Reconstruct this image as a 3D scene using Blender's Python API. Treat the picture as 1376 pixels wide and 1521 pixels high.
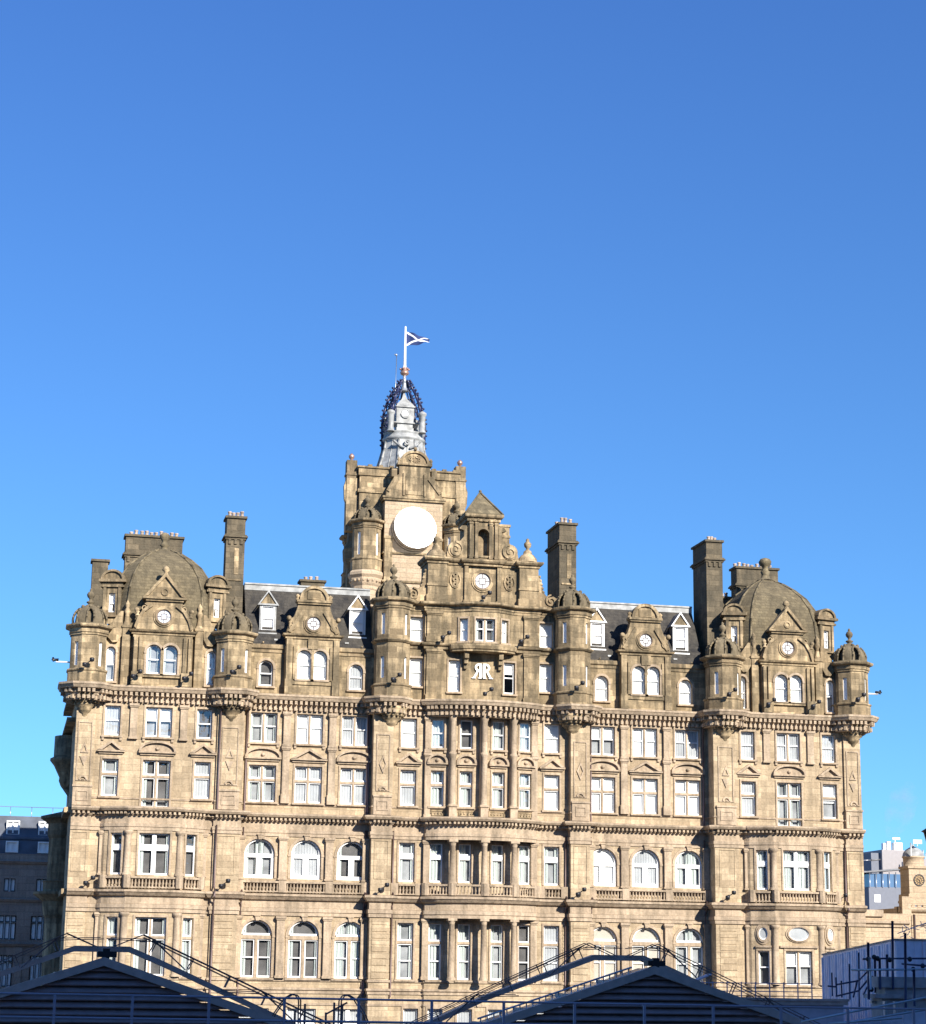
import bpy, math, random
from mathutils import Vector, Matrix
random.seed(7)
PI = math.pi
scene = bpy.context.scene
for o in list(bpy.data.objects): bpy.data.objects.remove(o, do_unlink=True)

# ------------------------------------------------------------------ camera, sky, sun, exposure
RW = ((0.97544376, -0.21987461, 0.01283082), (0.06166639, 0.21672003, -0.97428419), (0.21143966, 0.95115066, 0.22495707))
CAM = Vector((-27.935, -120.0, 14.0)); FPX = 3015.6
cd = bpy.data.cameras.new('camera'); cam = bpy.data.objects.new('camera', cd); scene.collection.objects.link(cam)
xa = Vector(RW[0]); ya = -Vector(RW[1]); za = -Vector(RW[2])
za.normalize(); xa = (xa - za*xa.dot(za)).normalized(); ya = za.cross(xa)
m = Matrix((xa, ya, za)).transposed().to_4x4(); m.translation = CAM
cam.matrix_world = m
cd.sensor_fit = 'HORIZONTAL'; cd.sensor_width = 36.0; cd.lens = FPX/1376*36.0
cd.clip_start = 0.5; cd.clip_end = 4000
scene.camera = cam

SUN_AZ = math.radians(24)      # to the right of the facade's normal
SUN_EL = math.radians(30)
w = bpy.data.worlds.new('World'); scene.world = w; w.use_nodes = True
nt = w.node_tree; bg = nt.nodes['Background']; sk = nt.nodes.new('ShaderNodeTexSky')
sk.sky_type = 'NISHITA'; sk.sun_disc = False
sk.sun_elevation = SUN_EL
sk.sun_rotation = PI - SUN_AZ
sk.altitude = 0; sk.air_density = 0.8; sk.dust_density = 0.0; sk.ozone_density = 5.0
wtc = nt.nodes.new('ShaderNodeTexCoord'); wmp = nt.nodes.new('ShaderNodeMapping'); wmp.inputs['Scale'].default_value = (1, 1, .92); wmp.inputs['Location'].default_value = (0, 0, .07)
nt.links.new(wtc.outputs['Generated'], wmp.inputs['Vector']); nt.links.new(wmp.outputs[0], sk.inputs['Vector'])
wt = nt.nodes.new('ShaderNodeVectorMath'); wt.operation = 'MULTIPLY'; wt.inputs[1].default_value = (.60, .925, 1.15)   # cleaner, bluer winter air
wsp = nt.nodes.new('ShaderNodeSeparateXYZ'); nt.links.new(wtc.outputs['Generated'], wsp.inputs[0])
wmr = nt.nodes.new('ShaderNodeMapRange'); wmr.inputs[1].default_value = .08; wmr.inputs[2].default_value = .46; nt.links.new(wsp.outputs[2], wmr.inputs[0])
wmx = nt.nodes.new('ShaderNodeMix'); wmx.data_type = 'VECTOR'; wmx.inputs[4].default_value = (.66, .99, 1.05); wmx.inputs[5].default_value = (.58, .88, 1.22)
nt.links.new(wmr.outputs[0], wmx.inputs[0]); nt.links.new(wmx.outputs[1], wt.inputs[1])
nt.links.new(sk.outputs[0], wt.inputs[0]); nt.links.new(wt.outputs[0], bg.inputs[0]); bg.inputs[1].default_value = 0.077
sd = bpy.data.lights.new('sun', 'SUN'); sun = bpy.data.objects.new('sun', sd); scene.collection.objects.link(sun)
sd.energy = 3.8; sd.angle = math.radians(0.53); sd.color = (1.0, 0.95, 0.87)
SV = Vector((math.sin(SUN_AZ)*math.cos(SUN_EL), -math.cos(SUN_AZ)*math.cos(SUN_EL), math.sin(SUN_EL)))
sun.rotation_euler = SV.to_track_quat('Z', 'Y').to_euler(); sun.location = (60, -90, 90)
scene.view_settings.view_transform = 'Standard'; scene.view_settings.look = 'None'
scene.view_settings.exposure = 1.25; scene.view_settings.gamma = 1

# ------------------------------------------------------------------ materials
def mat(name):
    mt = bpy.data.materials.new(name); mt.use_nodes = True
    return mt, mt.node_tree, mt.node_tree.nodes['Principled BSDF']
def N(nt, t, **kw):
    n = nt.nodes.new(t)
    for k, v in kw.items(): setattr(n, k, v)
    return n
def simple(name, col, rough=0.6, metal=0.0, var=0.0, scale=3.0, spec=0.5):
    mt, nt, b = mat(name)
    b.inputs['Base Color'].default_value = (*col, 1); b.inputs['Roughness'].default_value = rough
    b.inputs['Metallic'].default_value = metal; b.inputs['Specular IOR Level'].default_value = spec
    if var:
        tc = N(nt, 'ShaderNodeTexCoord'); nz = N(nt, 'ShaderNodeTexNoise'); nz.inputs['Scale'].default_value = scale
        nz.inputs['Detail'].default_value = 5
        nt.links.new(tc.outputs['Object'], nz.inputs['Vector'])
        rp = N(nt, 'ShaderNodeMapRange'); rp.inputs[1].default_value = .3; rp.inputs[2].default_value = .7
        rp.inputs[3].default_value = 1-var; rp.inputs[4].default_value = 1+var
        nt.links.new(nz.outputs['Fac'], rp.inputs[0])
        mx = N(nt, 'ShaderNodeVectorMath', operation='SCALE'); mx.inputs[0].default_value = col
        nt.links.new(rp.outputs[0], mx.inputs['Scale']); nt.links.new(mx.outputs[0], b.inputs['Base Color'])
    return mt
def stone(name, c1, c2, soot, sootcol, course=0.36, length=0.95, mortar=0.02, lo=.42, hi=.68, top=0.0):
    """ashlar: blocks of differing tone, darker joints, soot and rain streaks in noise patches"""
    mt, nt, b = mat(name); L = nt.links.new
    tc = N(nt, 'ShaderNodeTexCoord'); sp = N(nt, 'ShaderNodeSeparateXYZ'); L(tc.outputs['Object'], sp.inputs[0])
    ad = N(nt, 'ShaderNodeMath', operation='ADD'); L(sp.outputs[0], ad.inputs[0]); L(sp.outputs[1], ad.inputs[1])
    cb = N(nt, 'ShaderNodeCombineXYZ'); L(ad.outputs[0], cb.inputs[0]); L(sp.outputs[2], cb.inputs[1])
    br = N(nt, 'ShaderNodeTexBrick'); br.offset = .5; L(cb.outputs[0], br.inputs['Vector'])
    br.inputs['Scale'].default_value = 1; br.inputs['Brick Width'].default_value = length; br.inputs['Row Height'].default_value = course
    br.inputs['Mortar Size'].default_value = mortar; br.inputs['Mortar Smooth'].default_value = .3; br.inputs['Bias'].default_value = 0.0
    br.inputs['Color1'].default_value = (*c1, 1); br.inputs['Color2'].default_value = (*c2, 1)
    br.inputs['Mortar'].default_value = (*[x*.74 for x in c1], 1)
    n1 = N(nt, 'ShaderNodeTexNoise'); n1.inputs['Scale'].default_value = .55; n1.inputs['Detail'].default_value = 8; n1.inputs['Roughness'].default_value = .65
    L(tc.outputs['Object'], n1.inputs['Vector'])
    mp = N(nt, 'ShaderNodeMapping'); mp.inputs['Scale'].default_value = (2.6, 2.6, .45); L(tc.outputs['Object'], mp.inputs['Vector'])
    n2 = N(nt, 'ShaderNodeTexNoise'); n2.inputs['Scale'].default_value = 1.3; n2.inputs['Detail'].default_value = 6; L(mp.outputs[0], n2.inputs['Vector'])
    av = N(nt, 'ShaderNodeMath', operation='ADD'); L(n1.outputs['Fac'], av.inputs[0]); L(n2.outputs['Fac'], av.inputs[1])
    hf = N(nt, 'ShaderNodeMath', operation='MULTIPLY'); L(av.outputs[0], hf.inputs[0]); hf.inputs[1].default_value = .5
    rp = N(nt, 'ShaderNodeMapRange'); rp.inputs[1].default_value = lo; rp.inputs[2].default_value = hi; rp.inputs[3].default_value = 0; rp.inputs[4].default_value = soot
    L(hf.outputs[0], rp.inputs[0])
    mx = N(nt, 'ShaderNodeMix', data_type='RGBA'); L(rp.outputs[0], mx.inputs[0]); L(br.outputs['Color'], mx.inputs[6]); mx.inputs[7].default_value = (*sootcol, 1)
    n3 = N(nt, 'ShaderNodeTexNoise'); n3.inputs['Scale'].default_value = 9; n3.inputs['Detail'].default_value = 4; L(tc.outputs['Object'], n3.inputs['Vector'])
    r3 = N(nt, 'ShaderNodeMapRange'); r3.inputs[1].default_value = .3; r3.inputs[2].default_value = .7; r3.inputs[3].default_value = .84; r3.inputs[4].default_value = 1.12
    L(n3.outputs['Fac'], r3.inputs[0])
    sc = N(nt, 'ShaderNodeVectorMath', operation='SCALE'); L(mx.outputs[2], sc.inputs[0]); L(r3.outputs[0], sc.inputs['Scale'])
    L(sc.outputs[0], b.inputs['Base Color']); b.inputs['Roughness'].default_value = .9; b.inputs['Specular IOR Level'].default_value = .2
    bp = N(nt, 'ShaderNodeBump'); bp.inputs['Strength'].default_value = .6; bp.inputs['Distance'].default_value = .03
    iv = N(nt, 'ShaderNodeMath', operation='SUBTRACT'); L(n3.outputs['Fac'], iv.inputs[0]); L(br.outputs['Fac'], iv.inputs[1])
    L(iv.outputs[0], bp.inputs['Height']); L(bp.outputs[0], b.inputs['Normal'])
    return mt
M = {}
M['stone'] = stone('stone', (.58, .45, .29), (.38, .285, .18), .8, (.235, .18, .115), mortar=.012, lo=.40, hi=.64)
M['stone_up'] = stone('stone_upper', (.58, .435, .255), (.24, .175, .10), .92, (.125, .098, .06), mortar=.012, lo=.39, hi=.58)
M['trim'] = stone('stone_trim', (.50, .385, .265), (.40, .305, .21), .75, (.16, .125, .085), course=2.0, length=1.3, mortar=.008, lo=.44, hi=.64)
M['carved'] = stone('stone_carved', (.52, .39, .23), (.22, .16, .095), .92, (.105, .084, .052), course=.5, length=.7, mortar=.008, lo=.42, hi=.58)
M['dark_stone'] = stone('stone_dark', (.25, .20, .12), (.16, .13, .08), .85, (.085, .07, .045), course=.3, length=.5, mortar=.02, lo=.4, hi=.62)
M['dome_stone'] = stone('stone_dome', (.26, .205, .125), (.17, .135, .085), .85, (.085, .07, .046), course=5, length=5, mortar=.0, lo=.4, hi=.62)
M['chim'] = stone('stone_chimney', (.21, .165, .105), (.11, .09, .06), .9, (.07, .06, .042), course=.34, length=.7, mortar=.02, lo=.36, hi=.62)
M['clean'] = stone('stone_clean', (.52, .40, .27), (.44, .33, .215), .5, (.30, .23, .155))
M['slate_dome'] = stone('slate_dome', (.20, .16, .095), (.125, .10, .062), .85, (.075, .062, .04), course=.19, length=.34, mortar=.02)
M['slate'] = stone('slate', (.055, .05, .044), (.028, .027, .027), .8, (.10, .088, .07), course=.2, length=.3, mortar=.014)
M['bgstone'] = stone('bgstone', (.36, .285, .235), (.27, .215, .18), .6, (.16, .135, .12), course=.6, length=1.4, mortar=.03)
M['lead'] = simple('lead', (.30, .30, .285), .55, .0, .45, 2.2)
M['leaddark'] = simple('lead_dark', (.16, .16, .165), .5, 0, .2, 3)
M['white'] = simple('white_paint', (.82, .81, .78), .45)
M['blind'] = simple('blind', (.88, .87, .85), .9, var=.04, scale=1.5)
M['sheer'] = simple('sheer', (.50, .50, .50), .9, var=.2, scale=.9)
M['reflgrey'] = simple('reflected_grey', (.36, .36, .36), .95, var=.35, scale=1.1)  # this grey and the darker one stand in for sky reflected in panes
M['reflgrey_dark'] = simple('reflected_grey_dark', (.14, .13, .125), .95, var=.4, scale=1.1)
M['cream'] = simple('cream_blind', (.60, .53, .44), .9, var=.05)
M['room'] = simple('room', (.16, .145, .13), .9)
M['iron'] = simple('iron', (.022, .022, .026), .5, .3)
M['crown'] = simple('crown_paint', (.02, .024, .07), .4, 0, .2, 6)
M['gold'] = simple('gold', (.75, .5, .25), .3, .9)
M['rose'] = simple('rose_copper', (.40, .24, .18), .4, .5, .2)
M['pot'] = simple('chimney_pot', (.38, .30, .24), .8, 0, .5, 4)
M['navy'] = simple('louvre_paint', (.30, .21, .20), .5, 0.0, .15, 3)
M['beam'] = simple('beam_paint', (.46, .35, .30), .5, 0.0, .15, 4)
M['hoard'] = simple('hoarding', (.74, .70, .78), .6, 0, .10, 3)
M['conc'] = simple('concrete', (.38, .33, .32), .85, 0, .22, 3)
M['felt'] = simple('roof_felt', (.45, .42, .47), .85, 0, .15, 2)
M['steel'] = simple('galvanised', (.45, .47, .5), .35, .6)
M['rail'] = simple('rail_paint', (.36, .31, .37), .5)
M['truss'] = simple('truss_paint', (.16, .11, .10), .5)
M['bounce_setts'] = simple('bounce_setts', (.20, .18, .155), .9, 0, .2, 1)  # pale warm ground tone, raised to bounce light onto the facade
M['grass'] = simple('hill_ground', (.06, .07, .035), .95, 0, .3, .4)
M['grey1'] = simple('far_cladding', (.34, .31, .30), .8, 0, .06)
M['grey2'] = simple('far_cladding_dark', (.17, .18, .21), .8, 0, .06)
M['dial'] = simple('dial', (.85, .83, .78), .5)
M['emblem'] = simple('emblem', (.86, .84, .78), .4)
M['flagblue'] = simple('flag_blue', (.012, .03, .12), .8)
M['flagwhite'] = simple('flag_white', (.8, .8, .8), .8)
def curtain_mat(name, col):
    mt, nt, b = mat(name); L = nt.links.new
    tc = N(nt, 'ShaderNodeTexCoord'); wv = N(nt, 'ShaderNodeTexWave'); wv.inputs['Scale'].default_value = 3.2; wv.inputs['Distortion'].default_value = .6
    L(tc.outputs['Object'], wv.inputs['Vector'])
    bp = N(nt, 'ShaderNodeBump'); bp.inputs['Strength'].default_value = .8; bp.inputs['Distance'].default_value = .05
    L(wv.outputs['Fac'], bp.inputs['Height']); L(bp.outputs[0], b.inputs['Normal'])
    b.inputs['Base Color'].default_value = (*col, 1); b.inputs['Roughness'].default_value = .95
    return mt
M['curtain'] = curtain_mat('curtain', (.66, .70, .66))
def glass(name, tint=(.95, .97, .97), rough=.02, refl=.13):
    mt, nt, b = mat(name); L = nt.links.new
    nt.nodes.remove(b); out = nt.nodes['Material Output']
    tr = N(nt, 'ShaderNodeBsdfTransparent'); tr.inputs[0].default_value = (*tint, 1)
    gl = N(nt, 'ShaderNodeBsdfGlossy'); gl.inputs['Roughness'].default_value = rough
    fr = N(nt, 'ShaderNodeLayerWeight'); fr.inputs[0].default_value = .5
    pw = N(nt, 'ShaderNodeMath', operation='POWER'); L(fr.outputs['Facing'], pw.inputs[0]); pw.inputs[1].default_value = 4
    ad = N(nt, 'ShaderNodeMath', operation='ADD'); L(pw.outputs[0], ad.inputs[0]); ad.inputs[1].default_value = refl
    tc = N(nt, 'ShaderNodeTexCoord'); nz = N(nt, 'ShaderNodeTexNoise'); nz.inputs['Scale'].default_value = 1.6; L(tc.outputs['Object'], nz.inputs['Vector'])
    bp = N(nt, 'ShaderNodeBump'); bp.inputs['Strength'].default_value = .25; bp.inputs['Distance'].default_value = .05
    L(nz.outputs['Fac'], bp.inputs['Height']); L(bp.outputs[0], gl.inputs['Normal'])
    mx = N(nt, 'ShaderNodeMixShader'); L(ad.outputs[0], mx.inputs[0]); L(tr.outputs[0], mx.inputs[1]); L(gl.outputs[0], mx.inputs[2])
    L(mx.outputs[0], out.inputs[0]); return mt
M['glass'] = glass('glass')
def glareglass():
    mt, nt, b = mat('glare_glass'); L = nt.links.new
    nt.nodes.remove(b); out = nt.nodes['Material Output']
    tr = N(nt, 'ShaderNodeBsdfTransparent'); gl = N(nt, 'ShaderNodeBsdfGlossy'); gl.inputs['Roughness'].default_value = .27
    mx = N(nt, 'ShaderNodeMixShader'); mx.inputs[0].default_value = .8; L(tr.outputs[0], mx.inputs[1]); L(gl.outputs[0], mx.inputs[2])
    L(mx.outputs[0], out.inputs[0]); return mt
M['glareglass'] = glareglass()  # mostly glossy, so the clock's cover throws back a wide sun glare

# ------------------------------------------------------------------ mesh helpers
class MB:
    def __init__(s): s.v = []; s.f = []; s.m = []; s.sm = []
    def add(s, vs, fs, mi=0, smooth=False):
        b = len(s.v); s.v += [tuple(p) for p in vs]
        for f in fs: s.f.append(tuple(b+i for i in f)); s.m.append(mi); s.sm.append(smooth)
    def obj(s, name, mats, parent=None, loc=(0, 0, 0)):
        me = bpy.data.meshes.new(name); me.from_pydata(s.v, [], s.f)
        for mm in (mats if isinstance(mats, (list, tuple)) else [mats]): me.materials.append(M[mm] if isinstance(mm, str) else mm)
        me.polygons.foreach_set('material_index', s.m); me.polygons.foreach_set('use_smooth', s.sm)
        me.update(); o = bpy.data.objects.new(name, me); scene.collection.objects.link(o)
        o.location = loc
        if parent is not None: o.parent = parent
        return o
FR0 = (0, 0, 1, 0)
def fr(p0, p1):
    dx, dy = p1[0]-p0[0], p1[1]-p0[1]; l = math.hypot(dx, dy); return (p0[0], p0[1], dx/l, dy/l)
def pt(F, u, o, z): return (F[0]+F[2]*u+F[3]*o, F[1]+F[3]*u-F[2]*o, z)     # o = outward
BOXF = [(0, 3, 2, 1), (4, 5, 6, 7), (0, 1, 5, 4), (1, 2, 6, 5), (2, 3, 7, 6), (3, 0, 4, 7)]
def fbox(mb, F, u0, u1, o0, o1, z0, z1, mi=0):
    mb.add([pt(F, *p) for p in ((u0, o1, z0), (u1, o1, z0), (u1, o0, z0), (u0, o0, z0), (u0, o1, z1), (u1, o1, z1), (u1, o0, z1), (u0, o0, z1))], BOXF, mi)
def box(mb, x0, x1, y0, y1, z0, z1, mi=0): fbox(mb, FR0, x0, x1, -y1, -y0, z0, z1, mi)
def fpoly(mb, F, pts, o0, o1, mi=0, smooth=False):
    n = len(pts)
    mb.add([pt(F, u, o1, z) for u, z in pts]+[pt(F, u, o0, z) for u, z in pts],
           [tuple(range(n)), tuple(range(2*n-1, n-1, -1))]+[(i, i+n, (i+1) % n+n, (i+1) % n) for i in range(n)], mi, smooth)
def hpoly(mb, pts, z0, z1, mi=0):
    n = len(pts)
    mb.add([(x, y, z0) for x, y in pts]+[(x, y, z1) for x, y in pts],
           [tuple(range(n)), tuple(range(2*n-1, n-1, -1))]+[(i, i+n, (i+1) % n+n, (i+1) % n) for i in range(n)], mi)
def fring(mb, F, cu, cz, r0, r1, a0, a1, o0, o1, n=16, mi=0, ez=1.0):
    vs = []
    for i in range(n+1):
        a = a0+(a1-a0)*i/n; c, s = math.cos(a), math.sin(a)*ez
        for r, o in ((r0, o0), (r0, o1), (r1, o1), (r1, o0)): vs.append(pt(F, cu+r*c, o, cz+r*s))
    fs = []
    for i in range(n):
        for k in range(4): fs.append((4*i+k, 4*i+(k+1) % 4, 4*i+4+(k+1) % 4, 4*i+4+k))
    fs += [(0, 1, 2, 3), (4*n, 4*n+1, 4*n+2, 4*n+3)]
    mb.add(vs, fs, mi)
def fdisc(mb, F, cu, cz, r, o, n=28, mi=0, ez=1.0):
    mb.add([pt(F, cu+r*math.cos(2*PI*i/n), o, cz+r*ez*math.sin(2*PI*i/n)) for i in range(n)], [tuple(range(n))], mi)
def lathe(mb, x, y, prof, n=16, a0=0, mi=0, smooth=True, sx=1, sy=1):
    vs = []; fs = []
    for r, z in prof:
        for i in range(n):
            a = a0+2*PI*i/n; vs.append((x+sx*r*math.cos(a), y+sy*r*math.sin(a), z))
    for j in range(len(prof)-1):
        for i in range(n): fs.append((j*n+i, j*n+(i+1) % n, (j+1)*n+(i+1) % n, (j+1)*n+i))
    fs.append(tuple(range(n))); fs.append(tuple((len(prof)-1)*n+i for i in range(n)))
    mb.add(vs, fs, mi, smooth)
def ball(mb, x, y, z, r, n=10, mi=0):
    lathe(mb, x, y, [(max(.001, r*math.sin(PI*i/6)), z-r*math.cos(PI*i/6)) for i in range(7)], n, mi=mi)
def tube(mb, p, q, r, n=6, mi=0, r2=None):
    p = Vector(p); q = Vector(q); d = q-p
    if d.length < 1e-6: return
    X = d.orthogonal().normalized(); Y = d.cross(X).normalized(); r2 = r if r2 is None else r2
    vs = [p+r*(X*math.cos(2*PI*i/n)+Y*math.sin(2*PI*i/n)) for i in range(n)]+[q+r2*(X*math.cos(2*PI*i/n)+Y*math.sin(2*PI*i/n)) for i in range(n)]
    mb.add(vs, [(i, (i+1) % n, n+(i+1) % n, n+i) for i in range(n)]+[tuple(range(n)), tuple(range(2*n-1, n-1, -1))], mi, True)
def path(mb, pts, r, n=6, mi=0):
    for a, b in zip(pts, pts[1:]): tube(mb, a, b, r, n, mi)
def offs(pl, o):
    """offset a plan polyline outward (to its right when walking left to right) with mitred corners"""
    out = []
    for i, p in enumerate(pl):
        ns = []
        if i > 0: a = pl[i-1]; d = math.hypot(p[0]-a[0], p[1]-a[1]); ns.append(((p[1]-a[1])/d, -(p[0]-a[0])/d))
        if i < len(pl)-1: b = pl[i+1]; d = math.hypot(b[0]-p[0], b[1]-p[1]); ns.append(((b[1]-p[1])/d, -(b[0]-p[0])/d))
        if len(ns) == 1: nx, ny = ns[0]; k = 1
        else:
            nx, ny = ns[0][0]+ns[1][0], ns[0][1]+ns[1][1]; l = math.hypot(nx, ny); nx /= l; ny /= l
            k = min(2.0, 1/max(.3, nx*ns[0][0]+ny*ns[0][1]))
        out.append((p[0]+nx*o*k, p[1]+ny*o*k))
    return out
def sweep(mb, pl, prof, mi=0):
    rows = [[(x, y, z) for x, y in offs(pl, o)] for o, z in prof]; n = len(pl); vs = [p for r in rows for p in r]
    fs = [(j*n+i, j*n+i+1, (j+1)*n+i+1, (j+1)*n+i) for j in range(len(prof)-1) for i in range(n-1)]
    k = len(prof); fs += [tuple(j*n for j in range(k)), tuple(j*n+n-1 for j in range(k))]
    mb.add(vs, fs, mi)
def along(pl, step):
    """frames every step metres along a plan polyline"""
    for p, q in zip(pl, pl[1:]):
        L = math.hypot(q[0]-p[0], q[1]-p[1])
        if L < .3: continue
        n = max(1, int(round(L/step))); F = fr(p, q)
        for i in range(n): yield F, (i+.5)*L/n
def dentils(mb, pl, step, w, o0, o1, z0, z1, mi=0):
    for F, u in along(pl, step): fbox(mb, F, u-w/2, u+w/2, o0, o1, z0, z1, mi)
def panel(mb, F, W, z0, z1, ops=(), depth=.38, mi=0, u00=0.0):
    """wall sheet with openings (u0, u1, za, zb, arched) and their reveals"""
    us = sorted({u00, W} | {o[0] for o in ops} | {o[1] for o in ops})
    zs = {z0, z1}
    for o in ops: zs |= {o[2], o[3]}
    zs = sorted(zs)
    for a, b in zip(us, us[1:]):
        for c, d in zip(zs, zs[1:]):
            mu, mz = (a+b)/2, (c+d)/2
            if any(o[0] < mu < o[1] and o[2] < mz < o[3] for o in ops): continue
            mb.add([pt(F, a, 0, c), pt(F, b, 0, c), pt(F, b, 0, d), pt(F, a, 0, d)], [(0, 1, 2, 3)], mi)
    for o in ops:
        u0, u1, za, zb, ar = o[:5]
        out = [(u0, za), (u1, za)]
        if ar:
            r = (u1-u0)/2; cu = (u0+u1)/2; n = 14
            if ar == 1: arc = [(cu+r*math.cos(PI*i/n), zb-r+r*math.sin(PI*i/n)) for i in range(n+1)]
            else: arc = [(cu+r*math.cos(PI*i/n), zb-ar+ar*math.sin(PI*i/n)) for i in range(n+1)]
            for i in range(n):
                p, q = arc[i], arc[i+1]
                mb.add([pt(F, p[0], 0, p[1]), pt(F, q[0], 0, q[1]), pt(F, q[0], 0, zb), pt(F, p[0], 0, zb)], [(0, 1, 2, 3)], mi)
            out += arc
        else: out += [(u1, zb), (u0, zb)]
        n = len(out)
        mb.add([pt(F, u, 0, z) for u, z in out]+[pt(F, u, -depth, z) for u, z in out], [(i, (i+1) % n, n+(i+1) % n, n+i) for i in range(n)], mi)
def tag(o, label=None, cat=None, group=None, kind=None):
    if label: o['label'] = label
    if cat: o['category'] = cat
    if group: o['group'] = group
    if kind: o['kind'] = kind
    return o
def thing(name, label, cat, loc=(0, 0, 0), group=None):
    o = bpy.data.objects.new(name, None); scene.collection.objects.link(o); o.location = loc; o.empty_display_size = .5
    return tag(o, label, cat, group)

# ------------------------------------------------------------------ the hotel
hotel = thing('grand_hotel', 'huge honey and soot coloured sandstone hotel with turrets, bow bays and rows of white windows', 'hotel')
def mirror(pl): return pl+[(-x, y) for x, y in reversed(pl) if abs(x) > 1e-6]
# wall planes in plan (left half, walking to the right)
P1L = [(-24.2, -1.15), (-23.1, -1.15), (-23.1, -1.0), (-22.5, -1.0), (-22.25, -1.3), (-20.95, -1.95), (-18.0, -1.95), (-16.7, -1.3), (-16.45, -1.0), (-16.05, -1.0), (-16.05, -1.15), (-14.5, -1.15),
       (-14.5, 0), (-6.7, 0), (-6.7, -.75), (-5.5, -.75), (-5.5, -.2), (-3.4, -.2), (-3.3, -.35), (-1.85, -.6), (-.0, -.68)]
P2L = [(-24.2, -1.15), (-23.1, -1.15), (-23.1, -1.0), (-16.05, -1.0), (-16.05, -1.15), (-14.5, -1.15),
       (-14.5, 0), (-6.7, 0), (-6.7, -.75), (-5.5, -.75), (-5.5, -.2), (-3.4, -.2), (-3.3, -.35), (-1.85, -.6), (-.0, -.68)]
BOWL = [(-3.4, -.2), (-3.35, -.55), (-2.7, -1.0), (-1.9, -1.3), (-1.0, -1.52), (0, -1.6)]
E1L = P1L[:17]+BOWL       # entablature of the two lower storeys
E2L = [(-24.2, -1.15), (-23.1, -1.15), (-23.1, -1.0), (-16.05, -1.0), (-16.05, -1.15), (-14.5, -1.15), (-14.5, 0), (-6.7, 0), (-6.7, -.75), (-5.5, -.75), (-5.5, -.2)]+[(x, y*.8-.04) for x, y in BOWL]
P1, P2, E1, E2 = map(mirror, (P1L, P2L, E1L, E2L))

WX = []                        # window registry: (frame, u0, u1, z0, z1, kind, state)
def facets(pl): return [(p, q) for p, q in zip(pl, pl[1:])]
def wall_band(mb, pl, z0, z1, ops, mi=0):
    """ops: (xc, width, za, zb, arch, kind, state) placed on the facet that spans xc"""
    for p, q in facets(pl):
        F = fr(p, q); L = math.hypot(q[0]-p[0], q[1]-p[1]); here = []
        if abs(q[0]-p[0]) > .5:
            for o in ops:
                if min(p[0], q[0]) < o[0] < max(p[0], q[0]):
                    u = (o[0]-p[0])/F[2]; a, b = u-o[1]/2, u+o[1]/2
                    here.append((a, b, o[2], o[3], o[4])); WX.append((F, a, b)+tuple(o[2:]))
        panel(mb, F, L, z0, z1, here, mi=mi)
# windows, listed left to right over the whole front
def sym(xs): return xs
lower = []
# ground storey (only its top shows)
for x in (-13.2, -10.45, -7.72, 7.72, 10.45, 13.2): lower.append((x, 1.7, 9.6, 12.3, 0, 'cross', 'S'))
for x in (-4.05, -2.65, -.92, .92, 2.65, 4.05): lower.append((x, .85, 9.6, 12.35, 0, 'sash', 'S'))
for x in (-19.47, 19.47): lower.append((x, 1.7, 9.6, 12.3, 0, 'cross', 'S'))
st1 = dict(A='DDD', B='DDG', C='CGGCDD', D='KKC', E='DHD')
# 1st storey
for x, s in zip((-21.6, -19.47, -17.35), 'GDG'): lower.append((x, .66 if x != -19.47 else 1.72, 14.03, 17.25, 0, 'crossed', s))
for x, s in zip((-13.2, -10.45, -7.72, 7.72, 10.45, 13.2), 'DDGKKC'): lower.append((x, 1.76, 14.03, 17.28, 1, 'archsplit', s))
for x, s in zip((-4.45, -2.72, -1.0, 1.0, 2.72, 4.45), 'CGGCDS'): lower.append((x, .92 if abs(x) > 4 else .74, 14.03, 17.25, 0, 'transsash', s))
for x, s in zip((17.35, 19.47, 21.6), 'DHD'): lower.append((x, .66 if x != 19.47 else 1.66, 14.0, 15.97, 0, 'sash2' if x == 19.47 else 'sash', s))
# 2nd storey
for x, s in zip((-21.6, -19.47, -17.35), 'DDD'): lower.append((x, .66 if x != -19.47 else 1.72, 19.62, 21.95, 0, 'cross', s))
for x, s in zip((-13.2, -10.45, -7.72, 7.72, 10.45, 13.2), 'CSDWSG'): lower.append((x, 1.76, 19.68, 21.95, 1, 'arch2', s))
for x, s in zip((-4.45, -2.72, -1.0, 1.0, 2.72, 4.45), 'CGGGGC'): lower.append((x, .92 if abs(x) > 4 else .74, 19.65, 21.93, 0, 'cross', s))
for x, s in zip((17.35, 19.47, 21.6), 'GGG'): lower.append((x, .66 if x != 19.47 else 1.72, 19.62, 21.98, 0, 'cross', s))
mid = []
# 3rd storey
for x, s in zip((-22.13, -16.82, 16.8, 22.15), 'CSSH'): mid.append((x, .9, 24.1, 26.2, 0, 'stonecross', s))
for x, s in zip((-19.47, 19.47), 'DC'): mid.append((x, 1.56, 23.5, 26.2, 0, 'stonecross', s))
for x, s in zip((-13.2, -10.45, -7.72, 7.72, 10.45, 13.2), 'CSSWWW'): mid.append((x, 1.58, 24.12, 26.25, 0, 'stonecross', s))
for x, s in zip((-4.45, -2.72, -1.0, 1.0, 2.72, 4.45), 'SGGGGW'): mid.append((x, .92 if abs(x) > 4 else .74, 24.14, 26.24, 0, 'stonecross', s))
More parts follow.
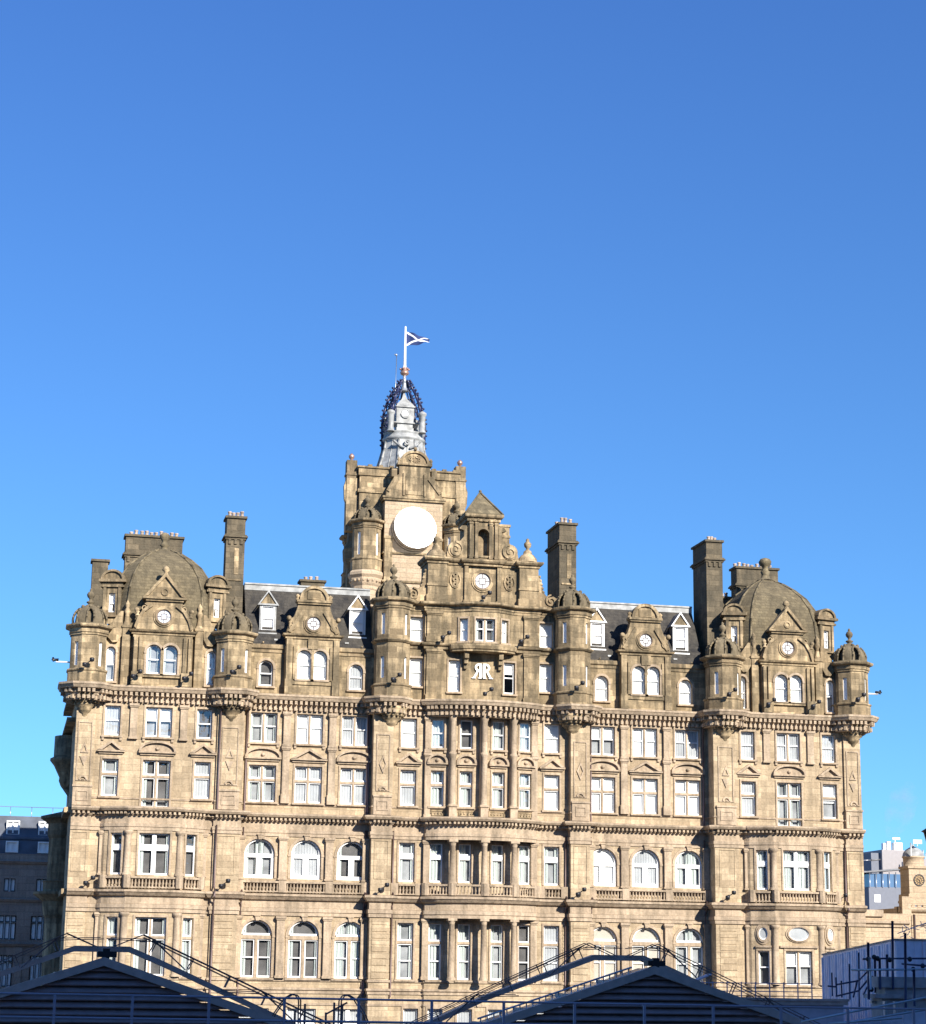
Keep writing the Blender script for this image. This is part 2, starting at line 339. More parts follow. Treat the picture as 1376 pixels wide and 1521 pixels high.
# 4th storey
for x, s in zip((-22.13, -16.82, 16.8, 22.15), 'SDSS'): mid.append((x, .86, 27.58, 29.28, 0, 'sash', s))
for x, s in zip((-19.47, 19.47), 'HS'): mid.append((x, 1.5, 27.58, 29.28, 0, 'sash2', s))
for x, s in zip((-13.2, -10.45, -7.72, 7.72, 10.45, 13.2), 'CWSHWS'): mid.append((x, 1.55, 27.62, 29.36, 0, 'sash2', s))
for x, s in zip((-4.45, -2.72, -1.0, 1.0, 2.72, 4.45), 'WGDGGW'): mid.append((x, .92 if abs(x) > 4 else .74, 27.62, 29.34, 0, 'sash', s))

mb = MB(); wall_band(mb, P1, 0, 23.2, lower); wall_band(mb, P2, 23.2, 30.35, mid)
for s in (-1, 1):              # closed soffits and floors over and under the bays
    for z in (18.55, 22.3): hpoly(mb, [(x, y) for x, y in mirror(BOWL)], z, z+.1)
    hpoly(mb, [(s*x, y) for x, y in P1L[3:9]], 23.02, 23.1)
# sides and back of the block, flat roof behind the mansards
for s in (-1, 1):
    F = fr((-24.2, 9), (-24.2, -1.15)) if s < 0 else fr((24.2, -1.15), (24.2, 9))
    so = []
    for k in range(2):
        for za, zb in ((14.0, 17.2), (19.6, 21.9), (24.1, 26.2), (27.6, 29.3)): so.append((3+k*4.0, 4.0+k*4.0, za, zb, 0))
    panel(mb, F, 10.15, 0, 33.4, so)
    box(mb, *sorted((s*22.55, s*22.65)), 9, 50, 0, 33.4); box(mb, *sorted((s*22.6, s*24.2)), 8.9, 9, 0, 33.4)
    for o in so: fbox(mb, F, o[0], o[1], -.36, -.34, o[2], o[3])
box(mb, -22.6, 22.6, 49.9, 50, 0, 33.4); box(mb, -24.1, 24.1, 4.6, 8.9, 33.3, 33.42); box(mb, -22.5, 22.5, 8.9, 49.9, 33.3, 33.42)
mb.obj('wall', 'stone', hotel)
mb = MB(); box(mb, -24.0, 24.0, 4.5, 4.6, 0, 33.2)
for z in (9.0, 13.5, 18.5, 23.3, 27.1, 30.35): box(mb, -24.0, 24.0, .45, 4.5, z, z+.12)
mb.obj('interior', 'room', hotel)

# upper walls ------------------------------------------------------
mb = MB(); up = []
U_B = [(-14.3, .12), (-12.1, .12), (-12.1, -.3), (-8.85, -.3), (-8.85, .12), (-6.6, .12)]
opsB = [(-13.18, .82, 31.0, 32.52, 1, 'sasharch', 'D'), (-7.72, .82, 31.0, 32.52, 1, 'sasharch', 'S'),
        (-10.94, .82, 31.45, 33.18, 1, 'sasharch', 'W'), (-10.0, .82, 31.45, 33.18, 1, 'sasharch', 'W')]
wall_band(mb, U_B, 30.35, 33.4, opsB)
wall_band(mb, [(-x, y) for x, y in reversed(U_B)], 30.35, 33.4, [(-a, b, c, d, e, k, 'W') for a, b, c, d, e, k, s in opsB])
U_A = [(-24.1, -.9), (-21.2, -.9), (-21.2, -1.3), (-17.75, -1.3), (-17.75, -.9), (-14.6, -.9), (-14.6, .12)]
opsA = [(-22.42, .5, 30.75, 32.75, 1, 'sasharch', 'H'), (-16.55, .5, 30.75, 32.75, 1, 'sasharch', 'S'),
        (-19.96, .82, 31.23, 32.92, 1, 'sasharch', 'C'), (-19.0, .82, 31.23, 32.92, 1, 'sasharch', 'C')]
wall_band(mb, U_A, 30.35, 33.75, opsA)
wall_band(mb, [(-x, y) for x, y in reversed(U_A)], 30.35, 33.75, [(-a, b, c, d, e, k, 'H' if abs(a) > 22 else 'W') for a, b, c, d, e, k, s in opsA])
U_C = [(-6.6, .12), (-6.2, -.1), (-3.6, -.1), (-3.6, -.35), (-2.5, -.35), (-2.2, -.2), (-1.2, -.3), (0, -.3)]
opsC = [(-4.08, .78, 31.35, 33.05, 0, 'sash', 'W'), (-1.72, .68, 31.1, 33.0, 0, 'sash', 'W'), (1.72, .68, 31.1, 33.0, 0, 'sash', 'O'), (4.08, .78, 31.35, 33.05, 0, 'sash', 'W')]
wall_band(mb, mirror(U_C), 30.35, 33.75, opsC)
U_C6 = [(-6.6, .12), (-6.2, -.1), (-3.6, -.1), (-3.6, -.35), (-2.5, -.35), (-2.0, -.4), (-1.75, -.5), (-.8, -1.02), (.8, -1.02), (1.75, -.5), (2.0, -.4), (2.5, -.35), (3.6, -.35), (3.6, -.1), (6.2, -.1), (6.6, .12)]
wall_band(mb, U_C6, 33.75, 36.4, [(-4.08, .8, 34.1, 35.58, 0, 'sash', 'W'), (-1.28, .5, 34.15, 35.52, 0, 'sash', 'W'), (0, 1.18, 34.15, 35.52, 0, 'sash2', 'D'),
                                  (1.28, .5, 34.15, 35.52, 0, 'sash', 'W'), (4.08, .8, 34.1, 35.58, 0, 'sash', 'W')])
hpoly(mb, U_C6[6:10], 33.7, 33.74)
box(mb, -6.6, 6.6, .12, 4.6, 36.3, 36.38)
box(mb, -6.6, -6.5, .12, 4.6, 33.4, 36.3); box(mb, 6.5, 6.6, .12, 4.6, 33.4, 36.3); box(mb, -6.5, 6.5, 4.5, 4.6, 33.4, 36.3)
for s in (-1, 1): box(mb, *sorted((s*14.55, s*24.1)), -.9, 4.6, 33.66, 33.74)
for s in (-1, 1): box(mb, *sorted((s*14.2, s*14.75)), .14, 4.5, 30.4, 33.64); box(mb, *sorted((s*6.3, s*6.7)), .14, 4.4, 30.4, 36.2)
mb.obj('upper_wall', 'stone_up', hotel)

# cornices ---------------------------------------------------------
mb = MB()
sweep(mb, E1, [(-.12, 17.55), (.08, 17.55), (.08, 17.75), (.13, 17.77), (.13, 17.98), (.05, 18.0), (.05, 18.4), (.2, 18.46), (.32, 18.62), (.38, 18.66), (.38, 18.78), (-.12, 18.86)])
mb.obj('cornice', 'trim', hotel)
mb = MB()
sweep(mb, E1, [(-.12, 22.12), (.06, 22.12), (.06, 22.3), (.1, 22.32), (.1, 22.5), (.03, 22.52), (.03, 22.92), (.1, 22.95), (.1, 23.0), (.16, 23.02), (.16, 23.18), (.42, 23.22), (.5, 23.34), (.5, 23.42), (-.12, 23.5)])
dentils(mb, E1, .26, .13, .1, .34, 23.03, 23.17)
mb.obj('cornice', 'trim', hotel)
mb = MB()                      # main cornice bulges round the corbels of the turrets
CORL = [(-24.2, .9), (-24.75, .3), (-24.75, -1.4), (-24.3, -1.85), (-23.2, -1.85), (-22.75, -1.4), (-22.5, -1.0), (-16.5, -1.0), (-16.3, -1.35), (-15.85, -1.75), (-14.75, -1.75), (-14.3, -1.3), (-14.25, 0),
        (-6.95, 0), (-6.85, -.85), (-6.35, -1.3), (-5.45, -1.3), (-5.0, -.85), (-4.9, -.2)]+[(x, y*.85-.02) for x, y in BOWL]
COR = mirror(CORL)
sweep(mb, COR, [(-.5, 29.48), (.04, 29.48), (.04, 29.72), (.1, 29.76), (.1, 29.86), (.16, 29.9), (.16, 30.1), (.46, 30.14), (.54, 30.3), (.58, 30.34), (.58, 30.46), (-.5, 30.5)])
dentils(mb, COR, .30, .16, .1, .40, 29.9, 30.12)
dentils(mb, COR, .30, .17, .02, .24, 29.54, 29.74)
mb.obj('main_cornice', 'trim', hotel)
mb = MB()                      # plain strings
for z, w_ in ((27.02, 0), (13.55, .02)):
    pass
sweep(mb, P1, [(-.02, 13.15), (.06, 13.15), (.06, 13.3), (.14, 13.36), (.14, 13.46), (-.02, 13.5)])
sweep(mb, P1, [(-.02, 12.5), (.05, 12.5), (.05, 12.62), (-.02, 12.64)])
sweep(mb, P1, [(-.02, 13.82), (.07, 13.84), (.07, 13.97), (-.02, 13.99)])
sweep(mb, P2, [(-.02, 23.92), (.05, 23.94), (.05, 24.02), (-.02, 24.04)])
mb.obj('string_course', 'trim', hotel)

# windows ----------------------------------------------------------
def outline(u0, u1, z0, z1, ar):
    if not ar: return [(u0, z0), (u1, z0), (u1, z1), (u0, z1)]
    r = (u1-u0)/2; cu = (u0+u1)/2
    return [(u0, z0), (u1, z0)]+[(cu+r*math.cos(PI*i/14), z1-r+r*math.sin(PI*i/14)) for i in range(15)]
def ringpoly(mb, F, a, b, o0, o1, mi=0):
    n = len(a)
    vs = [pt(F, u, o, z) for P_, o in ((a, o1), (b, o1), (b, o0), (a, o0)) for u, z in P_]
    fs = []
    for k in range(4):
        for i in range(n): fs.append((k*n+i, k*n+(i+1) % n, ((k+1) % 4)*n+(i+1) % n, ((k+1) % 4)*n+i))
    mb.add(vs, fs, mi)
def light(mb, F, u0, u1, z0, z1, ar, t, meet=None):
    """one timber framed light"""
    ringpoly(mb, F, outline(u0, u1, z0, z1, ar), outline(u0+t, u1-t, z0+t*1.5, z1-t, ar), -.20, -.12)
    if meet: fbox(mb, F, u0+t, u1-t, -.195, -.14, meet-.035, meet+.035)
def window(F, u0, u1, z0, z1, ar, kind, state, parent=None, pname='window', t=.06):
    parent = parent or hotel
    e = .004; a, b, c, d = u0+e, u1-e, z0+e, z1-e
    fm = MB(); sm = MB(); W = b-a; mu = (a+b)/2; H = d-c
    if kind == 'sash': light(fm, F, a, b, c, d, 0, t, c+H*.52)
    elif kind == 'sasharch': light(fm, F, a, b, c, d, 1, t, c+H*.5)
    elif kind == 'sash2':
        g = .06
        light(fm, F, a, mu-g, c, d, 0, t, c+H*.56); light(fm, F, mu+g, b, c, d, 0, t, c+H*.56)
        fbox(sm, F, mu-g+e, mu+g-e, -.3, -.05, c, d)
    elif kind == 'stonecross':
        zt = c+H*(.60 if z0 > 23.9 else .66); g = .06; gz = .07
        fbox(sm, F, a, b, -.3, -.06, zt-gz, zt+gz)
        if W > 1.2:
            for p, q in ((a, mu-g), (mu+g, b)): light(fm, F, p, q, c, zt-gz-e, 0, t); light(fm, F, p, q, zt+gz+e, d, 0, t)
            fbox(sm, F, mu-g+e, mu+g-e, -.29, -.05, c, zt-gz); fbox(sm, F, mu-g+e, mu+g-e, -.29, -.05, zt+gz, d)
        else: light(fm, F, a, b, c, zt-gz-e, 0, t); light(fm, F, a, b, zt+gz+e, d, 0, t)
    elif kind in ('cross', 'crossed', 'transsash'):
        zt = c+H*.66; g = .06
        if kind == 'cross':
            fbox(fm, F, a, b, -.19, -.10, zt-.09, zt+.09); gz = .09
        else:
            fbox(sm, F, a, b, -.3, -.06, zt-.075, zt+.075); gz = .075
        for p, q in (((a, mu-g), (mu+g, b)) if W > 1.2 else ((a, b),)):
            light(fm, F, p, q, c, zt-gz-e, 0, t*1.15, (c+zt)/2 if kind == 'transsash' else None); light(fm, F, p, q, zt+gz+e, d, 0, t)
        if W > 1.2:
            k = sm if kind == 'crossed' else fm
            fbox(k, F, mu-g+e, mu+g-e, -.28, -.1, c, zt-gz); fbox(k, F, mu-g+e, mu+g-e, -.28, -.1, zt+gz, d)
    elif kind == 'arch2':
        ringpoly(fm, F, outline(a, b, c, d, 1), outline(a+.1, b-.1, c+.1, d-.09, 1), -.20, -.11)
        zt = d-W/2-.02
        fbox(fm, F, a+.1, b-.1, -.19, -.10, zt-.1, zt+.05); fbox(fm, F, mu-.1, mu+.1, -.185, -.09, c+.1, zt-.1)
        for p, q in ((a+.1, mu-.1), (mu+.1, b-.1)): light(fm, F, p, q, c+.1, zt-.1, 0, .07)
    elif kind == 'archsplit':
        zt = d-W/2; g = .09
        light(fm, F, a, b, zt+.02, d, 1, .08)
        fbox(sm, F, a, b, -.3, -.05, zt-.2, zt+.01); fbox(sm, F, mu-g, mu+g, -.3, -.06, c, zt-.2)
        for p, q in ((a, mu-g-e), (mu+g+e, b)): light(fm, F, p, q, c, zt-.2-e, 0, .065, (c+zt-.2)/2+.05)
    fo = fm.obj(pname, 'white', parent)
    g_ = MB(); P_ = outline(a, b, c, d, ar); g_.add([pt(F, u, -.165, z) for u, z in P_], [tuple(range(len(P_)))]); g_.obj('pane', 'glass', fo)
    if sm.v: sm.obj('stone_mullion', 'trim', fo)
    # blinds and curtains hang behind the panes
    cm = MB(); o1 = -.23
    def sheet(p, q, r, s, mi=0, o=o1, wav=.0):
        n = max(2, int((q-p)/.05)) if wav else 1; vs = []
        for i in range(n+1):
            uu = p+(q-p)*i/n; oo = o+(wav*math.sin(i*1.9) if wav else 0)
            vs += [pt(F, uu, oo, r), pt(F, uu, oo, s)]
        cm.add(vs, [(2*i, 2*i+2, 2*i+3, 2*i+1) for i in range(n)], mi)
    R_ = random.Random(int((u0+F[0])*97+z0*31)); bar = [(a-.03, b+.03)] if W < 1.2 else [(a-.03, mu-.02), (mu+.02, b+.03)]
    mm = 'blind'
    if state == 'W': sheet(a-.03, b+.03, c-.02, d+.02)
    elif state == 'K': sheet(a-.03, b+.03, c-.02, d+.02); mm = 'cream'
    elif state == 'S': sheet(a-.03, b+.03, c-.02, d+.02, wav=.015); mm = 'sheer'
    elif state == 'H': sheet(a-.03, b+.03, c+H*R_.choice((.45, .55)), d+.02)
    elif state == 'O': sheet(a-.03, b+.03, c+H*.64, d+.02)
    elif state == 'C':
        for p, q in bar:
            w_ = (q-p)*R_.uniform(.24, .34); sheet(p, p+w_, c, d, wav=.03); sheet(q-w_*.8, q, c, d, wav=.03)
        mm = 'curtain'
    elif state == 'G':
        for p, q in bar:
            w_ = (q-p); sheet(p, p+w_*.62, c, d, wav=.03); sheet(q-w_*.16, q, c, d, wav=.03)
        mm = 'curtain'
    elif state == 'D':
        sheet(a-.03, a+W*.17, c, d, wav=.03); sheet(b-W*.1, b+.03, c, d, wav=.03); mm = 'curtain'
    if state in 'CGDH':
        cm.add([pt(F, a-.05, o1-.1, c-.05), pt(F, b+.05, o1-.1, c-.05), pt(F, b+.05, o1-.1, d+.05), pt(F, a-.05, o1-.1, d+.05)], [(0, 1, 2, 3)], 1)  # backing sheet, its grey painted in place of reflections on the glass
    cm.obj('curtain', [mm, {'C': 'reflgrey', 'G': 'reflgrey', 'H': 'reflgrey'}.get(state, 'reflgrey_dark')], fo)
    return fo
def surround(fo, F, u0, u1, z0, z1, ar, w_=.16, o=.06, sill=True):
    s_ = MB(); e = .0
    if ar:
        r = (u1-u0)/2; cu = (u0+u1)/2; zs = z1-r
        fring(s_, F, cu, zs, r+.02, r+w_+.05, 0, PI, -.02, o, 18)
        fbox(s_, F, u0-w_-.03, u0-.02, -.02, o*.7, z0, zs-.01); fbox(s_, F, u1+.02, u1+w_+.03, -.02, o*.7, z0, zs-.01)
        fbox(s_, F, u0-w_-.06, u0-.02, -.02, o*1.2, zs-.1, zs+.01); fbox(s_, F, u1+.02, u1+w_+.06, -.02, o*1.2, zs-.1, zs+.01)
    else:
        fbox(s_, F, u0-w_, u0-.02, -.02, o, z0-.02, z1+.02); fbox(s_, F, u1+.02, u1+w_, -.02, o, z0-.02, z1+.02)
        fbox(s_, F, u0-w_, u1+w_, -.02, o+.003, z1+.02, z1+.02+w_)
    if sill: fbox(s_, F, u0-w_-.05, u1+w_+.05, -.2, o+.08, z0-.13, z0-.02)
    return s_.obj('surround', 'trim', fo)
PEDS = []
for F, a, b, z0, z1, ar, kind, st in list(WX):
    hi = z0 > 30
    fo = window(F, a, b, z0, z1, ar, kind, st)
    big = (b-a) > 1.2
    if not (kind == 'cross' and z0 < 13): surround(fo, F, a, b, z0, z1, ar, w_=.13 if not hi else .11, o=.06, sill=not (18 < z0 < 21))
    xc = F[0]+F[2]*(a+b)/2
    if ar and z0 < 22:          # keystone
        k = MB(); r = (b-a)/2; u = (a+b)/2
        fpoly(k, F, [(u-.09, z1-.03), (u+.09, z1-.03), (u+.15, z1+.22), (u-.15, z1+.22)], 0, .16); fbox(k, F, u-.19, u+.19, -.02, .2, z1+.22, z1+.28)
        k.obj('keystone', 'trim', fo)
    if 23 < z0 < 25: PEDS.append((F, a, b, xc))
    if 27 < z0 < 28:
        k = MB()
        for q in (a-.08, b+.08): fbox(k, F, q-.07, q+.07, -.02, .1, z0-.3, z0-.13)
        k.obj('bracket', 'trim', fo)

# pediments over the 3rd storey windows
for F, a, b, xc in PEDS:
    big = b-a > 1.2; x = abs(xc); k = MB(); u = (a+b)/2; h = .62 if big else .56
    hw = (b-a)/2+(.30 if big else .34); zb = 26.62
    seg = (big and abs(x-10.45) > 1) or (x < 3.2)
    if x < 3.2: hw = .62
    fbox(k, F, u-hw, u+hw, -.02, .22, zb, zb+.09); fbox(k, F, u-hw+.1, u+hw-.1, -.02, .1, zb-.12, zb)
    if seg:
        ez = .92 if x < 3.2 else .62; R_ = hw*1.0
        ns = 14; arc = [(u+R_*math.cos(PI*i/ns), zb+.09+h*math.sin(PI*i/ns)**.9) for i in range(ns+1)]
        arc2 = [(u+(R_-.13)*math.cos(PI*i/ns), zb+.09+(h-.12)*math.sin(PI*i/ns)**.9) for i in range(ns+1)]
        for i in range(ns): fpoly(k, F, [arc[i], arc[i+1], arc2[i+1], arc2[i]], -.02, .24)
        fpoly(k, F, [arc2[0]]+arc2[1:-1]+[arc2[-1]], -.02, .07)
        lathe(k, *pt(F, u, .08, 0)[:2], [(.02, zb+.15), (.12, zb+.2), (.14, zb+.28), (.05, zb+.36)], 8)
    else:
        T = [(u-hw, zb+.09), (u+hw, zb+.09), (u, zb+.09+h)]
        fpoly(k, F, T, -.02, .07)
        for s in (-1, 1): fpoly(k, F, [(u+s*hw, zb+.09), (u, zb+.09+h), (u, zb+h-.06), (u+s*(hw-.26), zb+.09)], .07, .25)
        if seg is False and big: pass
    k.obj('pediment', 'trim', hotel)

def pilaster(F, u, w_, z0, z1, o=.12, mt='trim', cap=True, plinth=.5):
    k = MB(); fbox(k, F, u-w_/2, u+w_/2, -.02, o, z0+plinth, z1-.22)
    if plinth: fbox(k, F, u-w_/2-.05, u+w_/2+.05, -.02, o+.05, z0, z0+plinth)
    if cap:
        fbox(k, F, u-w_/2-.04, u+w_/2+.04, -.02, o+.05, z1-.22, z1-.14); fbox(k, F, u-w_/2-.08, u+w_/2+.08, -.02, o+.1, z1-.14, z1)
    return k.obj('pilaster', mt, hotel)
for s in (-1, 1):
    for x in (11.83, 9.08):
        pilaster(FR0, s*x, .42, 24.05, 27.4, .16, plinth=.55); pilaster(FR0, s*x, .42, 27.42, 29.46, .2, plinth=0.12)
        pilaster(FR0, s*x, .46, 19.6, 22.1, .2, plinth=.1); pilaster(FR0, s*x, .46, 14.0, 17.52, .2, plinth=.15)
    for x in (14.3, 6.92): pilaster(FR0, s*x, .36, 19.6, 22.1, .2, plinth=.1); pilaster(FR0, s*x, .36, 14.0, 17.52, .2, plinth=.15)
    FA = (0, -1.0, 1, 0)
    for x in (20.92, 18.02): pilaster(FA, s*x, .42, 27.4, 29.46, .14, plinth=.12)
    for x in (20.95, 18.0):
        for z0, z1 in ((19.6, 22.1), (14.0, 17.52)):
            k = MB(); lathe(k, s*x, -1.93, [(.27, z0), (.27, z0+.12), (.21, z0+.18), (.19, z1-.3), (.2, z1-.22), (.28, z1-.14), (.28, z1)], 12); k.obj('column', 'trim', hotel)
    for x in (22.4, 16.55):
        for z0, z1 in ((19.6, 22.1), (14.0, 17.52)): pilaster((0, -1.0, 1, 0), s*x, .26, z0, z1, .16, plinth=.1)
    # carved strips on the turret piers, 3rd and 4th storeys
    for xc, y, hw in ((23.65, -1.15, .42), (15.28, -1.15, .5), (6.1, -.75, .42)):
        Fp = (s*xc, y, 1, 0); k = MB()
        fbox(k, Fp, -hw-.12, hw+.12, -.02, .1, 23.5, 24.55); fbox(k, Fp, -hw-.16, hw+.16, -.02, .16, 24.55, 24.66)
        ringpoly(k, Fp, outline(-hw+.08, hw-.08, 23.75, 24.35, 0), outline(-hw+.16, hw-.16, 23.83, 24.27, 0), .1, .14)
        ringpoly(k, Fp, outline(-hw, hw, 24.9, 28.3, 0), outline(-hw+.07, hw-.07, 24.97, 28.23, 0), -.01, .05)
        fring(k, Fp, 0, 24.95, .16, .26, 0, PI, 0, .1, 10); fring(k, Fp, 0, 24.95, .02, .08, 0, PI, 0, .1, 6)
        D = [(0, 25.95), (.24, 26.5), (0, 27.05), (-.24, 26.5)]; D2 = [(0, 26.15), (.14, 26.5), (0, 26.85), (-.14, 26.5)]
        if xc < 10: ringpoly(k, Fp, D, D2, 0, .07)
        else:
            fpoly(k, Fp, [(-.24, 26.3), (.24, 26.3), (0, 25.75)], 0, .06); ringpoly(k, Fp, [(-.24, 26.5), (.24, 26.5), (0, 27.1)], [(-.13, 26.57), (.13, 26.57), (0, 26.9)], 0, .06)
        k.obj('carved_panel', 'trim', hotel)
        k = MB(); ringpoly(k, Fp, outline(-hw, hw, 19.75, 22.0, 0), outline(-hw+.04, hw-.04, 19.79, 21.96, 0), -.01, .03); k.obj('sunk_panel', 'stone', hotel)
        k = MB()
        for i in range(9): fbox(k, Fp, -hw-.03, hw+.03, -.01, .035, 14.05+i*.385, 14.05+i*.385+.33)
        k.obj('rusticated_panel', 'stone', hotel)
# banded stone beside the single windows of the centre
for s in (-1, 1):
    k = MB()
    for i in range(9): fbox(k, (0, -.2, 1, 0), *sorted((s*5.15, s*5.48)), -.01, .03, 14.05+i*.385, 14.05+i*.385+.33)
    k.obj('rusticated_panel', 'stone', hotel)

# columns of the centre bow and engaged piers above
for x, y in ((-1.88, -1.22), (0, -1.45), (1.88, -1.22)):
    for z0, z1 in ((19.5, 22.13), (14.0, 17.56)):
        k = MB(); lathe(k, x, y, [(.27, z0), (.27, z0+.1), (.24, z0+.16), (.19, z0+.22), (.195, z0+1.0), (.165, z1-.36), (.19, z1-.34), (.17, z1-.3), (.25, z1-.18), (.25, z1-.15)], 16)
        box(k, x-.27, x+.27, y-.27, y+.27, z1-.15, z1); k.obj('column', 'trim', hotel)
    k = MB(); yb = -.62
    box(k, x-.23, x+.23, y+.12, yb+.3, 23.45, 24.1); box(k, x-.28, x+.28, y+.05, yb+.3, 24.1, 24.2)
    lathe(k, x, y+.32, [(.25, 24.2), (.2, 24.3), (.17, 27.0), (.25, 27.2), (.25, 27.3)], 12)
    lathe(k, x, y+.32, [(.24, 27.3), (.18, 27.4), (.19, 29.2), (.27, 29.4), (.27, 29.5)], 12)
    box(k, x-.2, x+.2, y+.35, yb+.2, 24.2, 29.46)
    k.obj('pier', 'trim', hotel)
for x in (-3.32, 3.32):
    for z0, z1 in ((23.45, 27.3), (27.32, 29.46), (19.0, 22.1), (14.0, 17.52)):
        pilaster((x, -.35, 1, 0), 0, .34, z0, z1, .1, plinth=.2)
# carved panels under the 3rd storey windows of the bow
k = MB(); BW = mirror(P2L[-3:])
for (p, q), us in zip(facets(BW), ((.6,), (.9,), (.9,), (.9,))):
    F = fr(p, q)
    for u in us:
        ringpoly(k, F, outline(u-.5, u+.5, 23.58, 23.9, 0), outline(u-.42, u+.42, 23.64, 23.84, 0), -.01, .05)
        for i in range(4): fring(k, F, u-.3+.2*i, 23.74, .02, .07, 0, 2*PI, 0, .06, 8)
k.obj('carved_panel', 'carved', hotel)

# balustrades
BAL = MB(); lathe(BAL, 0, 0, [(.055, 0), (.055, .04), (.03, .07), (.065, .2), (.035, .36), (.055, .42), (.055, .46)], 8)
def balustrade(F, u0, u1, o, z0=18.88, n=None, h=.46):
    k = MB(); n = n or int((u1-u0)/.185)
    fbox(k, F, u0, u1, o-.12, o+.08, z0, z0+.07); fbox(k, F, u0, u1, o-.14, o+.1, z0+.07+h, z0+.07+h+.11)
    for i in range(n):
        x, y, _ = pt(F, u0+(i+.5)*(u1-u0)/n, o-.02, 0)
        k.add([(vx+x, vy+y, vz+z0+.07) for vx, vy, vz in BAL.v], BAL.f, 0, True)
    return k.obj('balustrade', 'trim', hotel)
for s in (-1, 1):
    for x in (13.2, 10.45, 7.72): balustrade(FR0, s*x-1.18, s*x+1.18, .25)
    balustrade((0, -.2, 1, 0), s*4.45-.5, s*4.45+.5, .2)
    for x in (14.35, 11.83, 9.08, 6.95): k = MB(); box(k, s*x-.22, s*x+.22, -.36, .05, 18.87, 19.56); k.obj('pedestal', 'trim', hotel)
    for x in (5.2, 3.75): k = MB(); box(k, s*x-.22, s*x+.22, -.5, -.15, 18.87, 19.56); k.obj('pedestal', 'trim', hotel)
    pl = P1L[4:8] if s < 0 else [(-x, y) for x, y in reversed(P1L[4:8])]
    k = MB()
    for i, (p, q) in enumerate(facets(pl)):
        F = fr(p, q); L = math.hypot(q[0]-p[0], q[1]-p[1]); balustrade(F, .22, L-.22, .25)
    for x, y in pl: k = MB(); lathe(k, x, y-.25, [(.24, 18.87), (.24, 19.58)], 8, smooth=False); k.obj('pedestal', 'trim', hotel)
bw = mirror(BOWL[1:]); piers = [bw[0], bw[2], bw[4], bw[6], bw[8]]
k = MB()
for i, (p, q) in enumerate(((bw[0], bw[2]), (bw[2], bw[4]), (bw[4], bw[6]), (bw[6], bw[8]))):
    F = fr(p, q); L = math.hypot(q[0]-p[0], q[1]-p[1]); balustrade(F, .24, L-.24, .12)
for x, y in piers: k = MB(); lathe(k, x, y-.05, [(.27, 18.87), (.27, 19.58)], 8, PI/8, smooth=False); k.obj('pedestal', 'trim', hotel)

# turrets ----------------------------------------------------------
def crown_dome(mb, x, y, z, r, h, n=48):
    """bell dome pierced by eight keyhole openings, with thick rims, a neck and a ball finial"""
    lathe(mb, x, y, [(r+.08, z-.02), (r+.16, z+.03), (r+.12, z+.12), (r-.02, z+.14)], 16, smooth=False)
    prof = [(1.0, .0), (1.03, .12), (1.02, .27), (.96, .42), (.86, .56), (.7, .7), (.48, .82), (.28, .91), (.16, .97)]
    n = 60
    for sh in (1.0, .72):
        vs = []; fs = []
        for pr, pz in prof:
            for i in range(n):
                a = 2*PI*i/n; vs.append((x+r*sh*pr*math.cos(a), y+r*sh*pr*math.sin(a), z+.12+h*pz))
        for j in range(len(prof)-1):
            for i in range(n):
                if sh == 1.0 and ((0 <= j <= 3 and (i % 10) in (3, 4, 5, 6)) or (j == 4 and (i % 10) in (4, 5))): continue
                fs.append((j*n+i, j*n+(i+1) % n, (j+1)*n+(i+1) % n, (j+1)*n+i))
        mb.add(vs, fs, 0, True)
    for k8 in range(6):
        def at(i, j): a = 2*PI*i/n; pr, pz = prof[j]; return (x+(r*pr+.02)*math.cos(a), y+(r*pr+.02)*math.sin(a), z+.12+h*pz)
        i0 = k8*10+3; path(mb, [at(i0, 0), at(i0, 2), at(i0, 3), at(i0, 4), at(i0+1, 5), at(i0+2, 5), at(i0+3, 5), at(i0+4, 4), at(i0+4, 3), at(i0+4, 2), at(i0+4, 0)], .06, 6)
        p = at(i0+2, 6); ball(mb, *p, .11, 6)
    zt = z+.1+h
    lathe(mb, x, y, [(.16, zt-.1), (.12, zt), (.24, zt+.08), (.24, zt+.14), (.1, zt+.2), (.09, zt+.3), (.2, zt+.42), (.24, zt+.56), (.17, zt+.7), (.06, zt+.78), (.1, zt+.84), (.02, zt+.95)], 10)
